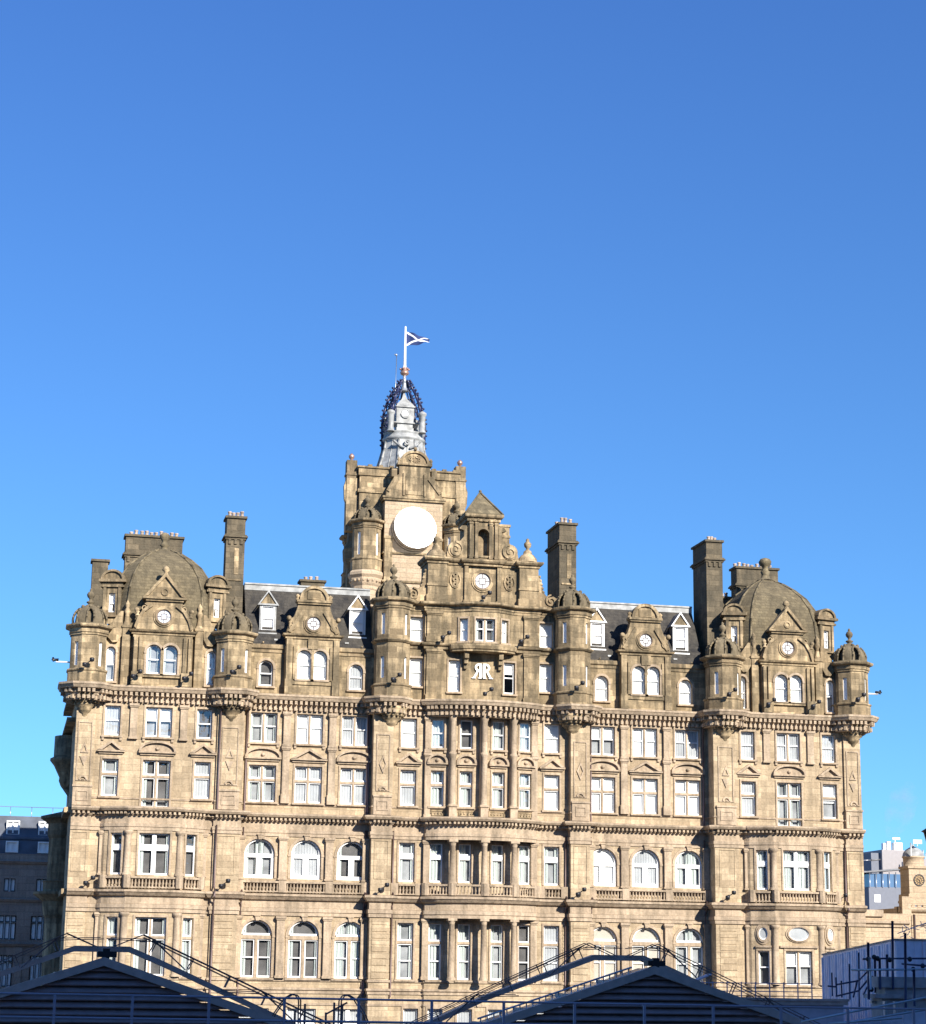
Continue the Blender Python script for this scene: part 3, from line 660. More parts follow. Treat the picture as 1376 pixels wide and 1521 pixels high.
def turret(x, y, r, z0, z1, slits, parent, name='corner_turret', strings=(), dome_h=1.25, corb=True, finial=True):
    mb = MB(); vs = [(x+r/math.cos(PI/8)*math.cos(PI/8+i*PI/4), y+r/math.cos(PI/8)*math.sin(PI/8+i*PI/4)) for i in range(8)]
    ws = []
    for i in range(8):
        p, q = vs[i], vs[(i+1) % 8]         # counter clockwise: outward is to the right
        F = fr(p, q); L = math.hypot(q[0]-p[0], q[1]-p[1]); am = (i+1)*45
        ops = [(L/2-.14, L/2+.14, a, b, 0) for a, b in slits] if am % 360 in (225, 315) else []
        panel(mb, F, L, z0, z1, ops, .2)
        ws += [(F,)+o for o in ops]
    ring = vs+[vs[0]]
    def band(pf): 
        k = [(o, z) for o, z in pf]; cl = vs+[vs[0], vs[1]]; rows = [offs(cl, o)[1:9]+[offs(cl, o)[1]] for o, z in k]
        rows = [r_+[] for r_ in rows]
        V = [(px, py, k[j][1]) for j, r_ in enumerate(rows) for px, py in r_]; n = 9
        mb.add(V, [(j*n+i, j*n+i+1, (j+1)*n+i+1, (j+1)*n+i) for j in range(len(k)-1) for i in range(8)])
    band([(-.03, z0), (.1, z0), (.1, z0+.7), (.16, z0+.76), (.16, z0+.84), (-.03, z0+.92)])
    for zz in strings: band([(-.03, zz-.18), (.08, zz-.12), (.18, zz-.02), (.18, zz+.06), (-.03, zz+.12)])
    band([(-.03, z1-.52), (.06, z1-.5), (.06, z1-.4), (.12, z1-.36), (.12, z1-.14), (.3, z1-.06), (.34, z1+.02), (.34, z1+.1), (-.2, z1+.12)])
    t = mb.obj(name, 'stone_up', parent)
    d = MB(); crown_dome(d, x, y, z1+.08, r*.98, dome_h); d.obj('dome', 'dome_stone', t)
    for F, a, b, c, e, _ in ws:
        k = MB(); ringpoly(k, F, outline(a, b, c, e, 0), outline(a+.04, b-.04, c+.05, e-.04, 0), -.14, -.08); fbox(k, F, a+.04, b-.04, -.13, -.09, (c+e)/2-.02, (c+e)/2+.02)
        k.add([pt(F, u, -.13, z) for u, z in ((a, c), (b, c), (b, e), (a, e))], [(0, 1, 2, 3)], 1); k.obj('slit_window', ['white', 'blind'], t)
    if corb:
        k = MB(); zc = z0-.9
        lathe(k, x, y, [(.06, zc-1.0), (.18, zc-.85), (.2, zc-.75), (.36, zc-.6), (.4, zc-.5), (.38, zc-.46), (.62, zc-.28), (.66, zc-.2), (.62, zc-.16), (.85, zc), (.9, zc+.06), (.86, zc+.1), (.98, zc+.28), (1.0, zc+.4)], 16)
        for i in range(16):
            a = 2*PI*i/16; ball(k, x+.74*math.cos(a), y+.74*math.sin(a), zc-.08, .1, 6)
        k.obj('corbel', 'carved', t)
    return t
SL = [(31.45, 32.85)]
for s in (-1, 1):
    turret(s*23.75, -1.05, 1.0, 30.4, 33.75, SL, hotel)
    turret(s*15.28, -1.0, 1.02, 30.4, 33.75, SL, hotel)
    turret(s*5.66, -.55, 1.02, 30.4, 36.35, [(31.6, 32.9), (34.25, 35.55)], hotel, strings=(33.9,))
# strings, cornices of the centre block
mb = MB()
sweep(mb, [(-5.0, -.1)]+U_C6[2:14]+[(5.0, -.1)], [(-.05, 33.62), (.07, 33.64), (.07, 33.8), (.2, 33.86), (.24, 33.94), (.24, 34.0), (-.05, 34.04)])
mb2 = [(-5.0, -.1)]+U_C6[2:14]+[(5.0, -.1)]
sweep(mb, mb2, [(-.05, 35.95), (.05, 35.97), (.05, 36.1), (.1, 36.14), (.1, 36.28), (.34, 36.36), (.38, 36.42), (.38, 36.52), (-.3, 36.58)])
hpoly(mb, U_C6[3:13], 36.42, 36.5)
mb.obj('string_course', 'carved', hotel)
# bow balcony under the 6th storey window with two brackets
mb = MB(); bal = [(-2.0, -.35), (-1.9, -.6), (-1.3, -.95), (-.6, -1.1), (0, -1.14), (.6, -1.1), (1.3, -.95), (1.9, -.6), (2.0, -.35)]
hpoly(mb, bal, 33.5, 33.86); sweep(mb, bal, [(0, 33.5), (.06, 33.52), (.06, 33.6), (.14, 33.66), (.2, 33.84), (.2, 33.93), (-.1, 33.95)])
for x in (-1.08, 1.08):
    box(mb, x-.13, x+.13, -.85, -.2, 33.1, 33.5); box(mb, x-.12, x+.12, -.7, -.2, 32.8, 33.1); box(mb, x-.1, x+.1, -.5, -.2, 32.5, 32.8)
mb.obj('bow_balcony', 'stone_up', hotel)
for s in (-1, 1):
    for z0, z1 in ((30.5, 33.6), (34.05, 35.95)):
        pilaster((0, -.35, 1, 0), s*3.05, .9, z0, z1, .12, 'stone_up', plinth=.35)
# twin initials emblem
def initial(mb, F, u, z, h, s, o0, o1):
    w_ = h*.17
    fbox(mb, F, *sorted((u, u+s*w_)), o0, o1, z+.04, z+h-.04); fbox(mb, F, *sorted((u-s*.07, u+s*(w_+.07))), o0, o1, z, z+.05); fbox(mb, F, *sorted((u-s*.07, u+s*w_)), o0, o1, z+h-.05, z+h)
    cz = z+h*.73; R_ = h*.27; c = u+s*(w_+.04)
    fbox(mb, F, *sorted((u+s*w_, c)), o0, o1, cz+R_-.08, cz+R_); fbox(mb, F, *sorted((u+s*w_, c)), o0, o1, cz-R_, cz-R_+.08)
    a0, a1 = (-PI/2, PI/2) if s > 0 else (PI/2, 3*PI/2)
    fring(mb, F, c, cz, R_-.13, R_, a0, a1, o0, o1, 12)
    fpoly(mb, F, [(c, cz-R_+.02), (c+s*.13, cz-R_+.02), (c+s*.36, z+.05), (c+s*.21, z+.05)], o0, o1); fbox(mb, F, *sorted((c+s*.18, c+s*.44)), o0, o1, z, z+.05)
mb = MB(); FE = (0, -.3, 1, 0)
initial(mb, FE, -.03, 31.95, .92, -1, .02, .1); initial(mb, FE, .03, 31.95, .92, 1, .02, .1)
mb.obj('emblem', 'emblem', hotel)

# attic over the centre --------------------------------------------
att = MB(); FT = (0, -.1, 1, 0)
box(att, -3.5, 3.5, -.1, 1.6, 36.55, 39.2)
for s in (-1, 1):
    fbox(att, FT, *sorted((s*2.3, s*3.5)), -.02, .32, 36.55, 39.0)
    fbox(att, FT, *sorted((s*2.22, s*3.58)), -.02, .38, 36.55, 37.0); fbox(att, FT, *sorted((s*2.24, s*3.56)), -.02, .38, 37.55, 37.68)
    fbox(att, FT, *sorted((s*.92, s*1.16)), -.02, .16, 36.8, 39.05)
    fbox(att, FT, *sorted((s*.86, s*1.22)), -.02, .2, 36.58, 36.8)
sweep(att, [(-3.5, 1.6), (-3.5, -.42), (-2.3, -.42), (-2.3, -.1), (-1.15, -.1), (-1.15, -.26), (1.15, -.26), (1.15, -.1), (2.3, -.1), (2.3, -.42), (3.5, -.42), (3.5, 1.6)],
      [(-.05, 38.95), (.08, 38.97), (.08, 39.08), (.2, 39.14), (.28, 39.24), (.28, 39.34), (-.6, 39.42)])
box(att, -3.4, 3.4, -.05, 1.6, 39.3, 39.4)
at = att.obj('attic_gable', 'stone_up', hotel)
def scroll(mb, F, cu, cz, r, s, o0, o1, turns=1.6, t=.13):
    n = 30; prev = None
    for i in range(n+1):
        a = PI/2+s*2*PI*turns*i/n; rr = r*(1-.8*i/n)
        p = (cu+rr*math.cos(a), cz+rr*math.sin(a)); q = (cu+(rr-t*(1-.4*i/n))*math.cos(a), cz+(rr-t*(1-.4*i/n))*math.sin(a))
        if prev: fpoly(mb, F, [prev[0], p, q, prev[1]], o0, o1)
        prev = (p, q)
for s in (-1, 1):
    k = MB()
    # big scrolls beside the aedicule
    scroll(k, FT, s*1.72, 39.95, .55, s, -.3, .16); fring(k, FT, s*1.72, 39.95, .01, .5, 0, 2*PI, -.35, .09, 20)
    fpoly(k, FT, [(s*1.0, 39.4), (s*2.3, 39.4), (s*2.25, 39.8), (s*1.9, 40.3), (s*1.5, 40.45), (s*1.2, 40.8), (s*1.2, 41.2), (s*1.5, 41.3), (s*1.35, 41.5), (s*1.0, 41.5)], -.4, .05)
    # outer ramps down to the turrets
    fpoly(k, FT, [(s*3.5, 36.58), (s*4.9, 36.58), (s*4.85, 37.1), (s*4.5, 37.3), (s*4.15, 37.2), (s*3.85, 37.55), (s*3.75, 38.2), (s*3.5, 38.6)], -.35, .15)
    scroll(k, FT, s*4.35, 37.0, .42, s, -.3, .24, t=.1)
    for i in range(5): ball(k, s*(3.62+.06*i), -.2, 38.5-.24*i, .1, 6)
    # cartouches
    for j in range(3): fring(k, FT, s*1.72, 37.75+.3*j, .06, .17, 0, 2*PI, 0, .1, 8)
    fring(k, FT, s*1.72, 38.05, .28, .36, 0, 2*PI, 0, .07, 12, ez=1.5)
    # urns on the end piers
    x = s*2.9
    lathe(k, x, .0, [(.62, 39.4), (.6, 39.6), (.4, 39.85), (.3, 39.9), (.25, 40.1), (.12, 40.2), (.1, 40.3), (.22, 40.42), (.24, 40.6), (.1, 40.75), (.12, 40.85), (.02, 40.95)], 10)
    k.obj('scrollwork', 'carved', at)
k = MB()                       # aedicule with niche and pyramid roof
F2 = (0, -.25, 1, 0)
panel(k, (-.95, -.25, 1, 0), 1.9, 39.4, 42.05, [(.6, 1.3, 39.55, 41.3, 1)], .5); box(k, -.6, .6, .2, .25, 39.4, 41.6)
box(k, -.95, .95, -.24+.5, 2.2, 39.4, 42.05); box(k, -.95, -.93, -.24, .5, 39.4, 42.05); box(k, .93, .95, -.24, .5, 39.4, 42.05)
for x in (-.8, -.45, .45, .8): fbox(k, F2, x-.09, x+.09, -.02, .12, 39.6, 41.7); fbox(k, F2, x-.12, x+.12, -.02, .16, 39.4, 39.6); fbox(k, F2, x-.12, x+.12, -.02, .16, 41.6, 41.72)
fring(k, F2, 0, 40.95, .36, .46, 0, PI, -.02, .1, 12); fbox(k, F2, -.35, .35, -.3, .06, 39.5, 39.62)
sweep(k, [(-.95, 2.2), (-.95, -.25), (.95, -.25), (.95, 2.2)], [(-.05, 41.75), (.12, 41.78), (.12, 41.95), (.26, 42.02), (.3, 42.1), (.3, 42.2), (-.5, 42.22)])
for i in range(5): fring(k, F2, -.7+.35*i, 41.87, .03, .09, 0, 2*PI, 0, .15, 8)
k.obj('aedicule', 'carved', at)
k = MB(); y0, y1 = -.5, 2.3
k.add([(-1.2, y0, 42.2), (1.2, y0, 42.2), (1.2, y1, 42.2), (-1.2, y1, 42.2), (0, .75, 43.85)], [(0, 1, 4), (1, 2, 4), (2, 3, 4), (3, 0, 4)])
box(k, -1.24, 1.24, y0-.03, y1, 42.17, 42.26)
for sx in (-1, 1): tube(k, (sx*1.2, y0, 42.24), (0, .75, 43.9), .06)
ball(k, 0, .75, 43.95, .1)
k.obj('pyramid_roof', 'dark_stone', at)
# back shoulder of the aedicule
k = MB(); box(k, 1.25, 1.95, .9, 2.6, 39.4, 41.9); box(k, 1.2, 2.0, .85, 2.65, 41.1, 41.25); box(k, 1.2, 2.02, .85, 2.65, 41.8, 41.95); k.obj('attic_shoulder', 'carved', at)
def round_window(F, u, z, r, parent, o=.0, state='blind', ez=1.0):
    k = MB(); fring(k, F, u, z, r, r+.1, 0, 2*PI, -.02, o+.12, 28, ez=ez); fring(k, F, u, z, r+.1, r+.2, 0, 2*PI, -.02, o+.06, 28, ez=ez)
    t = k.obj('round_window', 'carved' if z > 30 else 'trim', parent)
    k = MB(); fring(k, F, u, z, r-.05, r+.01, 0, 2*PI, o+.02, o+.06, 28, ez=ez)
    if r > .4 or ez < 1:
        for q in ((-.02, .02, -1, 1),): pass
    if z > 30:
        q = r*.42; ringpoly(k, F, outline(u-q, u+q, z-q, z+q, 0), outline(u-q+.035, u+q-.035, z-q+.035, z+q-.035, 0), o+.02, o+.045)
        for dx, dz in ((0, 1), (0, -1), (1, 0), (-1, 0)): fbox(k, F, u+dx*q-.02-(.0 if dz else 0), u+dx*q+.02, o+.02, o+.044, z+dz*q-.02, z+dz*q+.02); tube(k, pt(F, u+dx*q, o+.04, z+dz*q), pt(F, u+dx*r, o+.04, z+dz*r), .02, 4)
    k.obj('glazing_bar', 'truss' if z > 30 else 'white', t)
    k = MB(); fdisc(k, F, u, z, r, o+.03, ez=ez); k.obj('pane', 'glass', t)
    k = MB(); fdisc(k, F, u, z, r, o+.015, ez=ez); k.obj('blind', state, t)
    return t
round_window((0, -.1, 1, 0), 0, 38.05, .5, hotel)

# gables over the side fronts --------------------------------------
def side_gable(s):
    F = (s*10.45, -.3, 1, 0); g = MB()
    sweep(g, [(s*10.45-1.62, .1), (s*10.45-1.62, -.3), (s*10.45+1.62, -.3), (s*10.45+1.62, .1)], [(-.1, 33.85), (.06, 33.87), (.06, 33.98), (.2, 34.05), (.24, 34.15), (-.4, 34.2)])
    box(g, s*10.45-1.6, s*10.45+1.6, -.28, .3, 33.4, 33.86)
    L_ = [(-1.6, 34.15), (-1.6, 34.35), (-1.45, 34.75), (-1.5, 35.0), (-1.2, 35.2), (-1.05, 35.6), (-.95, 36.0)]
    fpoly(g, F, L_+[(-x, z) for x, z in reversed(L_)], -.5, 0)
    fbox(g, F, -1.0, 1.0, -.5, .12, 35.98, 36.1); fbox(g, F, -1.08, 1.08, -.5, .2, 36.1, 36.24)
    fpoly(g, F, [(.86*math.cos(PI*i/14), 36.24+.92*math.sin(PI*i/14)) for i in range(15)], -.45, .02)
    fring(g, F, 0, 36.24, .72, .9, 0, PI, -.45, .14, 14); fbox(g, F, -.42, .42, 0, .07, 36.3, 36.85)
    for t in (-1, 1):
        scroll(g, F, t*1.3, 34.6, .3, t, -.3, .08, t=.09)
        fpoly(g, F, [(t*.55, 35.5), (t*.7, 35.65), (t*1.55, 34.3), (t*1.35, 34.22)], 0, .1)
        ball(g, s*10.45+t*1.5, -.3, 35.1, .16); lathe(g, s*10.45+t*1.0, -.2, [(.14, 36.24), (.1, 36.4), (.16, 36.5), (.02, 36.62)], 8)
        fbox(g, F, *sorted((t*1.25, t*1.6)), -.02, .1, 31.4, 33.85); fbox(g, F, *sorted((t*1.2, t*1.65)), -.02, .16, 30.5, 31.4)
    for x in (-1.1, -.0, 1.1): fbox(g, F, x-.07, x+.07, -.02, .09, 31.4, 33.4)
    fbox(g, F, -1.3, 1.3, -.02, .08, 31.1, 31.32); fbox(g, F, -.3, .3, 0, .12, 33.25, 33.85)
    t = g.obj('gable', 'stone_up', hotel)
    round_window(F, 0, 34.82, .42, t.parent)
for s in (-1, 1): side_gable(s)
def pavilion_gable(s):
    X = s*19.47; F = (X, -1.3, 1, 0); g = MB()
    sweep(g, [(X-1.78, -.8), (X-1.78, -1.3), (X+1.78, -1.3), (X+1.78, -.8)], [(-.1, 33.5), (.06, 33.52), (.06, 33.62), (.18, 33.68), (.24, 33.78), (-.6, 33.84)])
    L_ = [(-1.75, 33.8), (-1.7, 34.1), (-1.5, 34.5), (-1.3, 34.85), (-1.1, 35.2), (-1.05, 35.55)]
    fpoly(g, F, L_+[(-x, z) for x, z in reversed(L_)], -.5, 0)
    fbox(g, F, -1.1, 1.1, -.5, .12, 35.52, 35.64); fbox(g, F, -1.28, 1.28, -.5, .22, 35.64, 35.76)
    fpoly(g, F, [(-1.15, 35.76), (1.15, 35.76), (0, 37.1)], -.5, .04)
    for t in (-1, 1):
        fpoly(g, F, [(t*1.25, 35.76), (0, 37.25), (0, 37.0), (t*.98, 35.82)], -.5, .18)
        P_ = [(t*1.72, 33.95), (t*1.55, 34.5), (t*1.25, 35.0), (t*.8, 35.35)]; Q_ = [(x-t*.14, z-.12) for x, z in P_]
        for i in range(3): fpoly(g, F, [P_[i], P_[i+1], Q_[i+1], Q_[i]], 0, .12)
        scroll(g, F, t*1.15, 35.1, .28, t, -.2, .08, t=.08)
        ball(g, X+t*1.6, -1.35, 34.95, .15); lathe(g, X+t*1.55, -1.35, [(.13, 34.6), (.08, 34.75), (.14, 34.85)], 8)
        fbox(g, F, *sorted((t*1.2, t*1.38)), -.02, .12, 31.3, 33.4); fbox(g, F, *sorted((t*1.5, t*1.68)), -.02, .12, 31.3, 33.4); fbox(g, F, *sorted((t*1.12, t*1.76)), -.02, .3, 30.5, 31.28)
        fbox(g, F, *sorted((t*1.9, t*2.35)), -.45, -.15, 30.5, 33.9); fbox(g, F, *sorted((t*1.85, t*2.4)), -.5, -.1, 33.9, 34.05)
        lathe(g, X+t*2.12, -.95, [(.24, 34.05), (.16, 34.3), (.12, 34.7), (.2, 34.9), (.1, 35.1), (.16, 35.3), (.02, 35.55)], 8)
        # swept ramp up from the turret
        P_ = [(t*3.1, 33.5), (t*3.0, 33.1), (t*2.7, 32.9), (t*2.4, 33.1), (t*2.35, 33.75)]
        if t*s > 0 or True:
            fpoly(g, F, [(t*3.3, 33.75), (t*3.2, 33.3), (t*2.9, 33.0), (t*2.6, 33.05), (t*2.4, 33.4), (t*2.35, 33.95)], -.6, -.2)
            fpoly(g, F, [(t*2.35, 33.9), (t*3.2, 33.9), (t*2.5, 34.9), (t*2.35, 34.9)], -.6, -.35)
    fbox(g, F, -1.1, 1.1, -.02, .14, 31.0, 31.15); fbox(g, F, -.09, .09, 0, .1, 31.2, 32.6)
    fring(g, F, 0, 36.1, .14, .24, 0, 2*PI, 0, .1, 10)
    lathe(g, X, -1.2, [(.16, 37.1), (.1, 37.3), (.24, 37.42), (.16, 37.6), (.02, 37.7)], 10)
    g.obj('gable', 'stone_up', hotel)
    round_window(F, 0, 34.62, .42, hotel, .0)
for s in (-1, 1): pavilion_gable(s)

# pavilion roofs ---------------------------------------------------
for s in (-1, 1):
    cx_, cy_ = s*19.4, 2.1; k = MB()
    prof = [(3.0, 33.7), (2.98, 35.2), (2.85, 36.4), (2.6, 37.2), (2.15, 37.95), (1.6, 38.5), (1.0, 38.95), (.6, 39.15), (.5, 39.25)]
    if s > 0: prof = [(r, z+.25*max(0, (z-35)/4)) for r, z in prof]
    ch = .42; vs = []; fs = []
    for r, z in prof:
        c = r*(1-ch*.62)
        for px, py in ((-r, -c), (-c, -r), (c, -r), (r, -c), (r, c), (c, r), (-c, r), (-r, c)): vs.append((cx_+px, cy_+py, z))
    for j in range(len(prof)-1):
        for i in range(8): fs.append((8*j+i, 8*j+(i+1) % 8, 8*j+8+(i+1) % 8, 8*j+8+i))
    k.add(vs, fs+[tuple(8*(len(prof)-1)+i for i in range(8))])
    rf = k.obj('domed_roof', 'slate_dome', hotel)
    k = MB()
    for i in range(8): path(k, [vs[8*j+i] for j in range(len(prof))], .07)
    lathe(k, cx_, cy_, [(.6, 39.55), (.45, 39.65), (.3, 39.7), (.24, 39.95), (.32, 40.15), (.2, 40.25), (.18, 40.45), (.38, 40.62), (.42, 40.82), (.3, 41.0), (.05, 41.08)] if s > 0 else
          [(.55, 39.2), (.45, 39.28), (.2, 39.34), (.18, 39.5), (.3, 39.6), (.18, 39.72), (.16, 39.85), (.3, 40.05), (.3, 40.25), (.08, 40.4)], 12)
    k.obj('ridge_and_finial', 'dark_stone', rf)
    # stone lucarnes at the front corners of the dome
    for t in (-1, 1):
        lx, ly = s*19.4+t*3.1, -.35; ang = t*math.radians(14)
        F = (lx, ly, math.cos(ang), math.sin(ang)); k = MB()
        panel(k, (F[0]-.55*F[2], F[1]-.55*F[3], F[2], F[3]), 1.1, 34.2, 36.7, [(.36, .74, 34.9, 36.05, 0)], .2)
        fbox(k, F, -.55, -.5, -1.2, -.005, 34.2, 36.7); fbox(k, F, .5, .55, -1.2, -.005, 34.2, 36.7)
        for q in (-.44, .44): fbox(k, F, q-.08, q+.08, -.02, .08, 34.6, 36.4)
        fbox(k, F, -.7, .7, -1.2, .12, 36.4, 36.52); fbox(k, F, -.8, .8, -1.2, .22, 36.7, 36.86); fbox(k, F, -.62, .62, -1.2, .06, 36.52, 36.7); fbox(k, F, -.5, .5, -.2, .12, 34.6, 34.72)
        fpoly(k, F, [(.66*math.cos(PI*i/12), 36.86+.56*math.sin(PI*i/12)) for i in range(13)], -1.2, .04); fring(k, F, 0, 36.86, .56, .7, 0, PI, -1.2, .16, 12, ez=.85)
        l = k.obj('lucarne', 'carved', hotel)
        k = MB(); light(k, (F[0]-.55*F[2], F[1]-.55*F[3], F[2], F[3]), .365, .735, 34.905, 36.045, 0, .05, 35.45)
        fbox(k, (F[0]-.55*F[2], F[1]-.55*F[3], F[2], F[3]), .36, .74, -.24, -.23, 34.9, 36.05, 1); k.obj('slit_window', ['white', 'blind'], l)

# slate mansards with dormers --------------------------------------
for s in (-1, 1):
    a, b = sorted((s*14.4, s*6.6)); k = MB()
    k.add([(a, .15, 33.42), (b, .15, 33.42), (b, 2.3, 37.2), (a, 2.3, 37.2)], [(0, 1, 2, 3)])
    k.add([(a, 2.3, 37.55), (b, 2.3, 37.55), (b, 4.6, 37.7), (a, 4.6, 37.7), (a, 4.6, 33.4), (b, 4.6, 33.4)], [(0, 1, 2, 3), (3, 2, 5, 4)])
    rf = k.obj('mansard_roof', 'slate', hotel)
    k = MB(); box(k, a, b, 2.26, 2.5, 37.18, 37.58); box(k, a, b, 2.2, 2.6, 37.52, 37.62); k.obj('ridge_flashing', 'lead', rf)
    k = MB(); box(k, a, b, -.02, .2, 33.38, 33.5); sweep(k, [(a, .12), (b, .12)], [(-.02, 33.0), (.06, 33.02), (.06, 33.18), (.16, 33.26), (.16, 33.4), (-.02, 33.44)])
    for i in range(4): ball(k, a+1+i*2, .1, 33.62, .06, 6)
    k.obj('eaves', 'carved', rf)
    for X, wht in ((s*13.1, 0), (s*7.6, 1)):
        F = (X, .75, 1, 0); k = MB()
        panel(k, (X-.5, .75, 1, 0), 1.0, 34.3, 36.05, [(.08, .92, 34.42, 36.0, 0)], .1)
        for t in (-1, 1):
            k.add([pt(F, t*.5, 0, 34.3), pt(F, t*.5, 0, 36.05), pt(F, t*.5, -1.0, 36.05)], [(0, 1, 2)], 1)
        # gabled roof
        k.add([pt(F, -.62, .1, 36.0), pt(F, .62, .1, 36.0), pt(F, 0, .1, 36.9), pt(F, 0, -1.5, 36.9), pt(F, -.62, -1.2, 36.0), pt(F, .62, -1.2, 36.0)], [(0, 2, 3, 4), (1, 5, 3, 2)], 1)
        fpoly(k, F, [(-.5, 36.05), (.5, 36.05), (0, 36.72)], -.1, .01, 2)
        for t in (-1, 1): fpoly(k, F, [(t*.66, 35.98), (0, 36.94), (0, 36.8), (t*.54, 36.02)], .02, .1, 0)
        fbox(k, F, -.6, .6, -.05, .09, 35.99, 36.09, 0); fbox(k, F, -.56, .56, -.1, .14, 34.22, 34.31, 0)
        d = k.obj('dormer', ['white' if (s > 0 or wht) else 'lead', 'leaddark', 'carved'], hotel)
        k = MB(); G = (X-.5, .64, 1, 0); light(k, G, .105, .895, 34.425, 35.975, 0, .06, 35.2)
        fbox(k, G, .1, .9, -.24, -.23, 34.4, 36.0, 1); k.obj('dormer_window', ['white', 'blind'], d)
    # rooflights and snow boards low on the slope
    for x in (12.6, 11.9, 8.3, 9.0): k = MB(); box(k, s*x-.12, s*x+.12, .3, .5, 33.8, 33.9); k.obj('roof_vent', 'lead', rf)

# chimneys ---------------------------------------------------------
def chimney(x, y, w_, d_, z0, z1, pots, label=None, band=True, slot=True):
    k = MB(); x0, x1 = x-w_/2, x+w_/2
    box(k, x0, x1, y, y+d_, z0, z1-.14)
    box(k, x0-.1, x1+.1, y-.1, y+d_+.1, z1-.14, z1); 
    if band:
        for zz, o in ((z1-1.45, .07), (z1-1.33, .16), (z1-1.25, .1)): box(k, x0-o, x1+o, y-o, y+d_+o, zz, zz+.1)
        for i in range(3): box(k, x0+.12+i*(w_-.4)/2, x0+.28+i*(w_-.4)/2, y-.08, y, z1-1.75, z1-1.45)
    c = k.obj('chimney', 'chim', hotel)
    if slot:
        k = MB(); box(k, x-.05, x+.22, y-.03, y-.002, z1-3.6, z1-2.0); box(k, x-.42, x+.42, y-.06, y-.002, z1-4.0, z1-3.9); k.obj('repair_patch', 'stone_up', c)
    for px, py in pots:
        hh = random.uniform(0, .18); px += random.uniform(-.04, .04)
        k = MB(); lathe(k, px, py, [(.14, z1), (.11, z1+.08), (.10, z1+.3-hh), (.13, z1+.34-hh), (.12, z1+.4-hh)], 8); k.obj('chimney_pot', 'pot', c)
    return c
chimney(-15.25, .5, 1.12, 1.2, 33.5, 41.35, [(-15.6+.24*i, .9) for i in range(4)])
chimney(5.78, 1.0, 1.1, 2.9, 36.2, 42.35, [(5.5+.26*i, 1.4) for i in range(3)]+[(5.5, 2.6)])
chimney(15.42, .7, 1.08, 2.6, 33.5, 41.75, [(15.15+.24*i, 1.1) for i in range(3)], slot=False)
for s in (-1, 1):
    X = s*19.85
    chimney(X, 4.7, 3.5 if s < 0 else 2.9, 1.1, 33.4, 40.75 if s < 0 else 41.0, [(X-1.4+.31*i, 5.2) for i in range(10 if s < 0 else 9)], slot=False)
chimney(-23.1, 4.2, .95, .9, 33.4, 38.95, [], band=False, slot=False)
chimney(-9.8, 5.0, 1.5, .9, 33.4, 38.55, [(-10.2, 5.4), (-9.9, 5.4), (-9.5, 5.4)], band=False, slot=False)
chimney(17.3, 5.2, 1.6, .8, 33.4, 39.0, [(16.7+.25*i, 5.6) for i in range(6)], band=False, slot=False)

# drainpipes
for X, Y in ((-6.95, -.1), (-14.2, -.1), (14.2, -.1), (6.95, -.1), (-6.85, -.1), (23.0, -1.12), (-15.9, -1.3), (-5.3, -.3), (5.3, -.3)):
    k = MB(); path(k, [(X, Y, 13.0), (X, Y, 18.2), (X, Y-.35, 18.5), (X, Y-.35, 18.9), (X, Y, 19.1), (X, Y, 22.6)], .05); path(k, [(X, Y, 23.5), (X, Y, 29.5)], .05) if abs(X) < 20 and abs(X) > 6 else None
    k.obj('drainpipe', 'truss', hotel)
# oval windows of the right bay
for p, q, u, rr, ez in ((0, 1, .72, .34, 1.35), (1, 2, 1.48, .8, .62), (2, 3, .74, .34, 1.35)):
    pl = [(-x, y) for x, y in reversed(P1L[4:8])]
    F = fr(pl[p], pl[q]); round_window(F, u, 17.0 if p == 1 else 17.0, rr*.8, hotel, 0, 'sheer', ez)
    k = MB(); L = math.hypot(pl[q][0]-pl[p][0], pl[q][1]-pl[p][1]); fbox(k, F, .25, L-.25, -.02, .14, 16.18, 16.3); k.obj('ledge', 'trim', hotel)
# west side: half round oriels and bay, seen edge on
k = MB()
for y in (6.2,):
    lathe(k, -24.2, y, [(.05, 24.6), (.5, 25.2), (.62, 25.5), (.6, 25.7), (.95, 26.4), (1.2, 26.7), (1.2, 26.85), (1.0, 26.95), (1.0, 28.2), (.05, 28.3)], 16)
for y in (6.0,):
    lathe(k, -24.2, y, [(1.0, 0), (1.0, 17.3), (1.1, 17.5), (1.2, 18.3), (1.75, 18.7), (1.75, 18.85), (1.2, 18.9), (1.2, 19.4), (1.25, 19.5), (1.0, 19.55), (1.0, 22.0), (1.1, 22.2), (1.1, 22.9), (1.55, 23.2), (1.55, 23.35), (.1, 23.7)], 10, smooth=False)
for z in (29.8, 28.4): box(k, -24.7, -24.2, 0, 9, z, z+.25)
box(k, -24.6, -24.2, -.8, 9, 23.1, 23.4); box(k, -24.5, -24.2, -.8, 9, 18.5, 18.8)
k.obj('side_oriel', 'carved', hotel)

